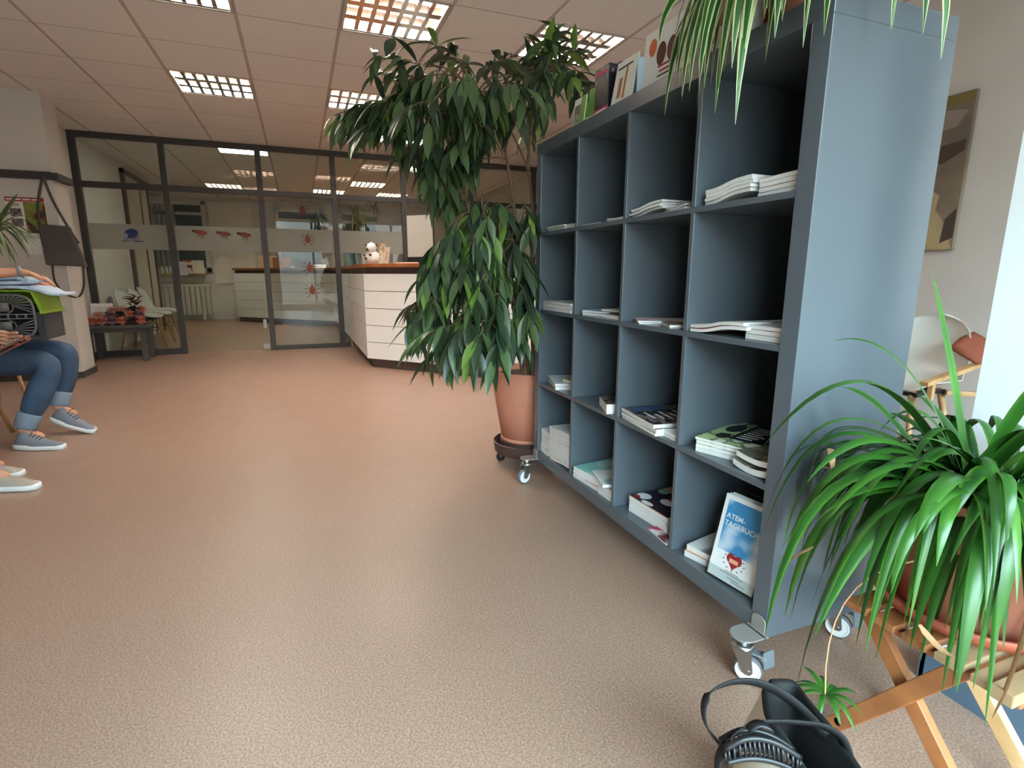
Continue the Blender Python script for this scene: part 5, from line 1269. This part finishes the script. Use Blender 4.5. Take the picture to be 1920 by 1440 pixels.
def shoe(parent, heel, toe, lift, upper, sole, L=.27, W=.095, laces=True, H=.085):
    h = Vector(heel); t = Vector(toe); d = t - h; d.z = 0; ang = math.atan2(d.y, d.x)
    M = Matrix.Translation((t.x, t.y, .0)) @ Matrix.Rotation(ang, 4, 'Z') @ Matrix.Rotation(lift, 4, 'Y')
    Lb = L
    def wid(u): return W / 2 * (.72 + .28 * sin(pi * min(1, u * 1.2)) if u < .8 else (.98 - (u - .8) * 2.6))
    def flex(p):   # toes stay flat when the heel is lifted
        return p
    prof = [(0, .060), (.06, H), (.18, H + .005), (.30, H * .92), (.45, H * .78), (.62, .058), (.78, .048), (.90, .040), (.97, .030), (1.0, .02)]
    rings = []; srings = []
    for u, z in prof:
        x = -Lb + Lb * u; w_ = wid(u) if u < .99 else W * .16
        rings.append([M @ Vector((x, w_ * cos(a), max(.018, .018 + (z - .018) * sin(a)) if a <= pi else .018)) for a in [pi * k / 8 for k in range(9)]] + [M @ Vector((x, 0, .018))])
        w2 = w_ * 1.07 + .002; zs = .026 if u > .3 else .032
        srings.append([M @ Vector((x + (.004 if u == 1 else -.004 if u == 0 else 0), yy, zz)) for yy, zz in ((w2, .004), (w2 * 1.02, zs * .6), (w2, zs), (-w2, zs), (-w2 * 1.02, zs * .6), (-w2, .004), (-w2 * .6, 0), (w2 * .6, 0))])
    b = Mb(); b.loft(rings); so = b.build('shoe', upper, parent, smooth=True)
    b = Mb(); b.loft(srings); b.build('shoe_sole', sole, so, smooth=True)
    if laces:
        b = Mb()
        for k in range(4):
            u = .34 + .07 * k; x = -Lb + Lb * u; z = H * .92 - (u - .30) * .115
            b.tube([M @ Vector((x, -.022, z - .004)), M @ Vector((x, 0, z + .006)), M @ Vector((x, .022, z - .004))], .003, 6)
        b.tube([M @ Vector((-Lb * .68, 0, H)), M @ Vector((-Lb * .66, .02, H + .01)), M @ Vector((-Lb * .62, .035, H - .02))], .0025, 5)
        b.build('shoelace', darkink, so, smooth=True)
# person with the carrier
J1 = dict(pelvis=(-1.80, -3.02, .53), spine=(-1.80, -3.06, .74), chest=(-1.79, -3.04, .95), neck=(-1.78, -3.02, 1.13), Lsh=(-1.98, -3.0, 1.04), Rsh=(-1.60, -3.02, 1.04),
          Lel=(-2.08, -2.86, .86), Lwr=(-2.0, -2.66, .98), Rel=(-1.50, -2.88, 1.00), Rwr=(-1.62, -2.545, 1.035),
          Lhip=(-1.90, -2.97, .53), Rhip=(-1.70, -2.97, .53), Lkn=(-1.96, -2.50, .525), Rkn=(-1.65, -2.49, .49), Lan=(-1.875, -2.585, .155), Ran=(-1.55, -2.655, .095), Ltoe=(.35, 1, 0), Rtoe=(.35, 1, 0), trw=1.0)
p1 = person('seated person in turned up blue jeans holding a green pet carrier on the lap', J1, radians(80), jeans, shirtm, hairm,
            {'L': ((.3, .9, -.2), (1, 0, 0), (0, 0, -1), .5), 'R': ((-.25, 1, -.42), (1, .1, 0), (0, 0, -1), .35)}, sleeves=False)
shoe(p1, (-1.548, -2.70, 0), (-1.435, -2.43, 0), 0, shoegrey, solem, H=.10)
shoe(p1, (-1.88, -2.62, 0), (-1.765, -2.375, 0), .30, shoegrey, solem, H=.10)
for s, q in (('L', (-1.875, -2.585, .155)), ('R', (-1.55, -2.655, .095))):
    k = Vector(J1[s + 'kn']); a = Vector(q); d = (k - a).normalized(); b = Mb()
    b.tube([a + d * .02, a + d * .035, a + d * .10, a + d * .115], [.050, .056, .062, .060], 18); b.build('turn_up', denimlt, p1, smooth=True)
b = Mb(); wv = Vector(J1['Rwr']); el_ = Vector(J1['Rel']); dd_ = (wv - el_).normalized(); b.tube([wv - dd_ * .025, wv - dd_ * .003], [.033, .033], 18); ws = b.build('watch_strap', mat('grey_watch_strap', '8c8a86', .5), p1, smooth=True)
b = Mb(); b.lathe([(.001, 0), (.019, 0), (.019, .008), (.001, .008)], tuple(wv - dd_ * .014 + Vector((0, 0, .028))), 16); b.build('watch_face', chrome, ws)
# nearer person
J2 = dict(pelvis=(-.93, -2.95, .53), spine=(-.93, -3.0, .74), chest=(-.93, -2.98, .95), neck=(-.93, -2.96, 1.13), Lsh=(-1.12, -2.94, 1.04), Rsh=(-.75, -2.94, 1.04),
          Lel=(-1.20, -2.78, .80), Lwr=(-1.14, -2.585, .675), Rel=(-.80, -2.72, .78), Rwr=(-1.02, -2.60, .72),
          Lhip=(-1.03, -2.90, .53), Rhip=(-.83, -2.90, .53), Lkn=(-1.07, -2.56, .49), Rkn=(-.80, -2.50, .49), Lan=(-1.05, -2.66, .085), Ran=(-.83, -2.55, .085), Ltoe=(.2, 1, 0), Rtoe=(.2, 1, 0), trw=.95)
p2 = person('seated person at the left edge in grey trousers holding a wallet phone', J2, radians(90), greyfab, shirt2, hairm,
            {'L': ((.1, .8, .15), (0, -.2, 1), (.3, .3, 0), .8), 'R': ((-.45, .5, -.02), (0, .3, 1), (-.2, .6, -.3), .6)}, sleeves=True)
shoe(p2, (-.85, -2.57, 0), (-.735, -2.305, 0), 0, shoebeige, solem, L=.29, W=.105, H=.075, laces=False)
shoe(p2, (-1.07, -2.73, 0), (-.975, -2.455, 0), 0, shoebeige, solem, L=.29, W=.105, H=.075, laces=False)
ph = thing('wallet_phone', 'phone in an open brown leather wallet case held at the left edge', 'phone', (-1.08, -2.46, .66))
M = TR((-1.09, -2.455, .675), radians(12), radians(0), radians(0)) @ Matrix.Rotation(radians(28), 4, 'X')
b = Mb(); b.box(-.045, .045, -.085, .075, -.012, 0, 0, M); b.box(-.04, .05, -.08, .08, -.03, -.022, 0, M); b.box(-.045, .05, .070, .080, -.03, 0, 0, M); b.build('case', mat('brown_leather', '7a3c20', .5), ph, bevel=.003)
b = Mb(); b.box(-.036, .036, -.075, .06, 0, .005, 0, M); b.build('screen', cover('screen_game', '8c98a4', '40342c', 'b8a090', 30, .5, .15), ph)
# person behind the reception counter
J3 = dict(pelvis=(-4.25, .66, .48), spine=(-4.25, .66, .68), chest=(-4.24, .64, .9), neck=(-4.23, .63, 1.06), Lsh=(-4.1, .8, .98), Rsh=(-4.36, .5, .98), Lel=(-4.0, .7, .78), Lwr=(-3.98, .5, .78), Rel=(-4.4, .4, .8), Rwr=(-4.3, .25, .78),
          Lhip=(-4.17, .72, .48), Rhip=(-4.32, .60, .48), Lkn=(-3.95, .40, .48), Rkn=(-4.15, .25, .48), Lan=(-3.95, .42, .09), Ran=(-4.15, .27, .09), Ltoe=(.6, -.8, 0), Rtoe=(.6, -.8, 0))
p3 = person('person sitting behind the reception counter, only the head glimpsed beside the leaves', J3, radians(-40), greyfab, shirtm, hairm,
            {'L': ((-.2, -1, 0), (1, 0, 0), (0, 0, -1), .4), 'R': ((.5, -1, 0), (1, 0, 0), (0, 0, -1), .4)}, sleeves=True)
oc = thing('office_chair', 'dark swivel chair behind the reception counter under the seated person', 'chair', (-4.3, .7, 0))
b = Mb(); b.lathe([(.001, .33), (.22, .34), (.23, .37), (.2, .40), (.001, .40)], (-4.27, .68, 0), 24); b.build('seat', blackf, oc, smooth=True)
b = Mb(); b.tube([(-4.27, .68, .05), (-4.27, .68, .34)], .025)
for k in range(5): a = 2 * pi * k / 5; b.bar((-4.27, .68, .07), (-4.27 + .26 * cos(a), .68 + .26 * sin(a), .03), .04, .03)
b.build('base', blackp, oc)

# ---- pet carrier and towel
cr = thing('pet_carrier', 'lime green and grey pet carrier with radiating grid door on a lap', 'pet carrier', (-1.83, -2.66, .62))
x0, x1, y0, y1 = -1.90, -1.60, -2.83, -2.485; z0, zm, z1 = .635, .80, .93
def rrect(x, ya, yb, za, zb, r=.03):
    out = []
    for cy, cz, a0 in ((yb - r, zb - r, 0), (ya + r, zb - r, 90), (ya + r, za + r, 180), (yb - r, za + r, 270)):
        for k in range(4): a = radians(a0 + 30 * k); out.append(Vector((x, cy + r * cos(a), cz + r * sin(a))))
    return out
b = Mb()
def hbox(b, z0, z1, ins0, ins1, th=.006):   # open trough
    for (a, c, e, f_) in ((x0, x1, y0, y0 + th), (x0, x1, y1 - th, y1), (x0, x0 + th, y0, y1)): b.box(a, c, e, f_, z0, z1)
hbox(b, z0, zm, 0, 0); b.box(x0, x1, y0, y1, z0, z0 + .008); b.box(x1 - .012, x1, y0, y0 + .03, z0, zm); b.box(x1 - .012, x1, y1 - .03, y1, z0, zm); b.box(x1 - .012, x1 + .002, y0, y1, z0, z0 + .03)
b.build('lower_tub', carrdk, cr, bevel=.004)
b = Mb()
rings = []
for x in (x0, x1):
    rings.append([Vector((x, y0 - .004, zm)), Vector((x, y0 - .004, zm + .03)), Vector((x, y0 + .03, z1 - .01)), Vector((x, y0 + .06, z1)), Vector((x, y1 - .06, z1)), Vector((x, y1 - .03, z1 - .01)), Vector((x, y1 + .004, zm + .03)), Vector((x, y1 + .004, zm)),
                  Vector((x, y1 - .006, zm)), Vector((x, y1 - .036, z1 - .015)), Vector((x, y1 - .062, z1 - .008)), Vector((x, y0 + .062, z1 - .008)), Vector((x, y0 + .036, z1 - .015)), Vector((x, y0 + .006, zm))])
b.loft(rings, cap=True); b.box(x0 - .01, x1 + .012, y1 - .004, y1 + .014, zm - .008, zm + .010); b.box(x0 - .01, x1 + .012, y0 - .014, y0 + .004, zm - .008, zm + .010); b.box(x0, x0 + .006, y0, y1, zm, z1 - .01)
b.build('upper_shell', limem, cr)
b = Mb(); cy, cz = (y0 + y1) / 2 - .005, .778; fx = x1 + .006
HW, HH = .145, .125
def oct_(a, k=1.0):
    c, s = cos(a), sin(a); m_ = (abs(c) ** 4 + abs(s) ** 4) ** .25; return (cy + HW * k * c / m_, cz + HH * k * s / m_ * (1 if s > 0 or True else 1))
N = 40
outer = [Vector((fx, *oct_(2 * pi * k / N))) for k in range(N + 1)]
b.tube(outer, .008, 6, cap=False)
for k in range(N):
    a = 2 * pi * k / N
    if abs(sin(a)) < .12: continue
    s_ = 1 if sin(a) > 0 else -1
    inner = Vector((fx, cy + .048 * cos(a) * 1.1, cz + s_ * .055 + .036 * sin(a)))
    b.tube([inner, Vector((fx, *oct_(a)))], .0048, 5)
for s_ in (-1, 1):
    b.box(fx - .003, fx + .003, cy - .034, cy + .034, cz + s_ * .055 - .026, cz + s_ * .055 + .026)
    b.tube([Vector((fx, cy + .052 * cos(2 * pi * k / 24), cz + s_ * .055 + .040 * sin(2 * pi * k / 24))) for k in range(25)], .004, 5, cap=False)
for zz in (-.012, .012): b.tube([(fx, cy - HW, cz + zz), (fx, cy + HW, cz + zz)], .0045, 6)
for k in range(8): y = cy - HW + 2 * HW * k / 7; b.tube([(fx, y, cz - .012), (fx, y, cz + .012)], .006, 6)
gd = b.build('grid_door', mat('door_grey_plastic', '626060', .45), cr, smooth=True)
b = Mb(); b.box(x0 + .02, x1 - .03, y0 + .02, y1 - .02, z0 + .012, zm + .04); b.build('shade_fill', mat('interior_shade', '0a0a0b', .9), cr)  # near-black block added behind the grid, standing in for the carrier's inner shade
b = Mb()
for y in (cy - .11, cy - .07): b.box(fx, fx + .01, y - .006, y + .006, cz + .05, cz + .11)
b.tube([(fx + .004, cy + .02, cz - .14), (fx + .008, cy + .15, cz - .125)], .005); b.build('latch', chrome, gd)
tw_ = thing('towel', 'folded pale blue towel draped over the top of the pet carrier', 'towel', (-1.8, -2.66, .94))
b = Mb()
def cloth(pathyz, xa, xb, th, seed, n=10):
    rnd_ = random.Random(seed); P_ = smooth_pts([(0, y, z) for y, z in pathyz], 5); rings = []
    for i, p in enumerate(P_):
        d = (P_[min(i + 1, len(P_) - 1)] - P_[max(i - 1, 0)]).normalized(); nn = Vector((0, -d.z, d.y))
        up = []; lo = []
        for k in range(n + 1):
            u = k / n; x = xa + (xb - xa) * u + .012 * sin(i * .7 + seed); w_ = .005 * sin(u * 9 + i * .5 + seed)
            up.append(Vector((x, p.y, p.z)) + nn * (th / 2 + w_)); lo.append(Vector((x, p.y, p.z)) + nn * (-th / 2 + w_ * .3))
        rings.append(up + lo[::-1])
    b.loft(rings)
cloth([(-2.82, .944), (-2.70, .946), (-2.58, .944), (-2.50, .930), (-2.44, .905), (-2.40, .90)], -1.90, -1.615, .014, 1)
cloth([(-2.81, .965), (-2.68, .968), (-2.58, .972), (-2.555, .988), (-2.58, 1.003), (-2.68, .995), (-2.80, .99)], -1.87, -1.60, .018, 2)
o = b.build('cloth', towelm, tw_, smooth=True)
for o in bpy.data.objects:
    if '_w' in o: del o['_w']
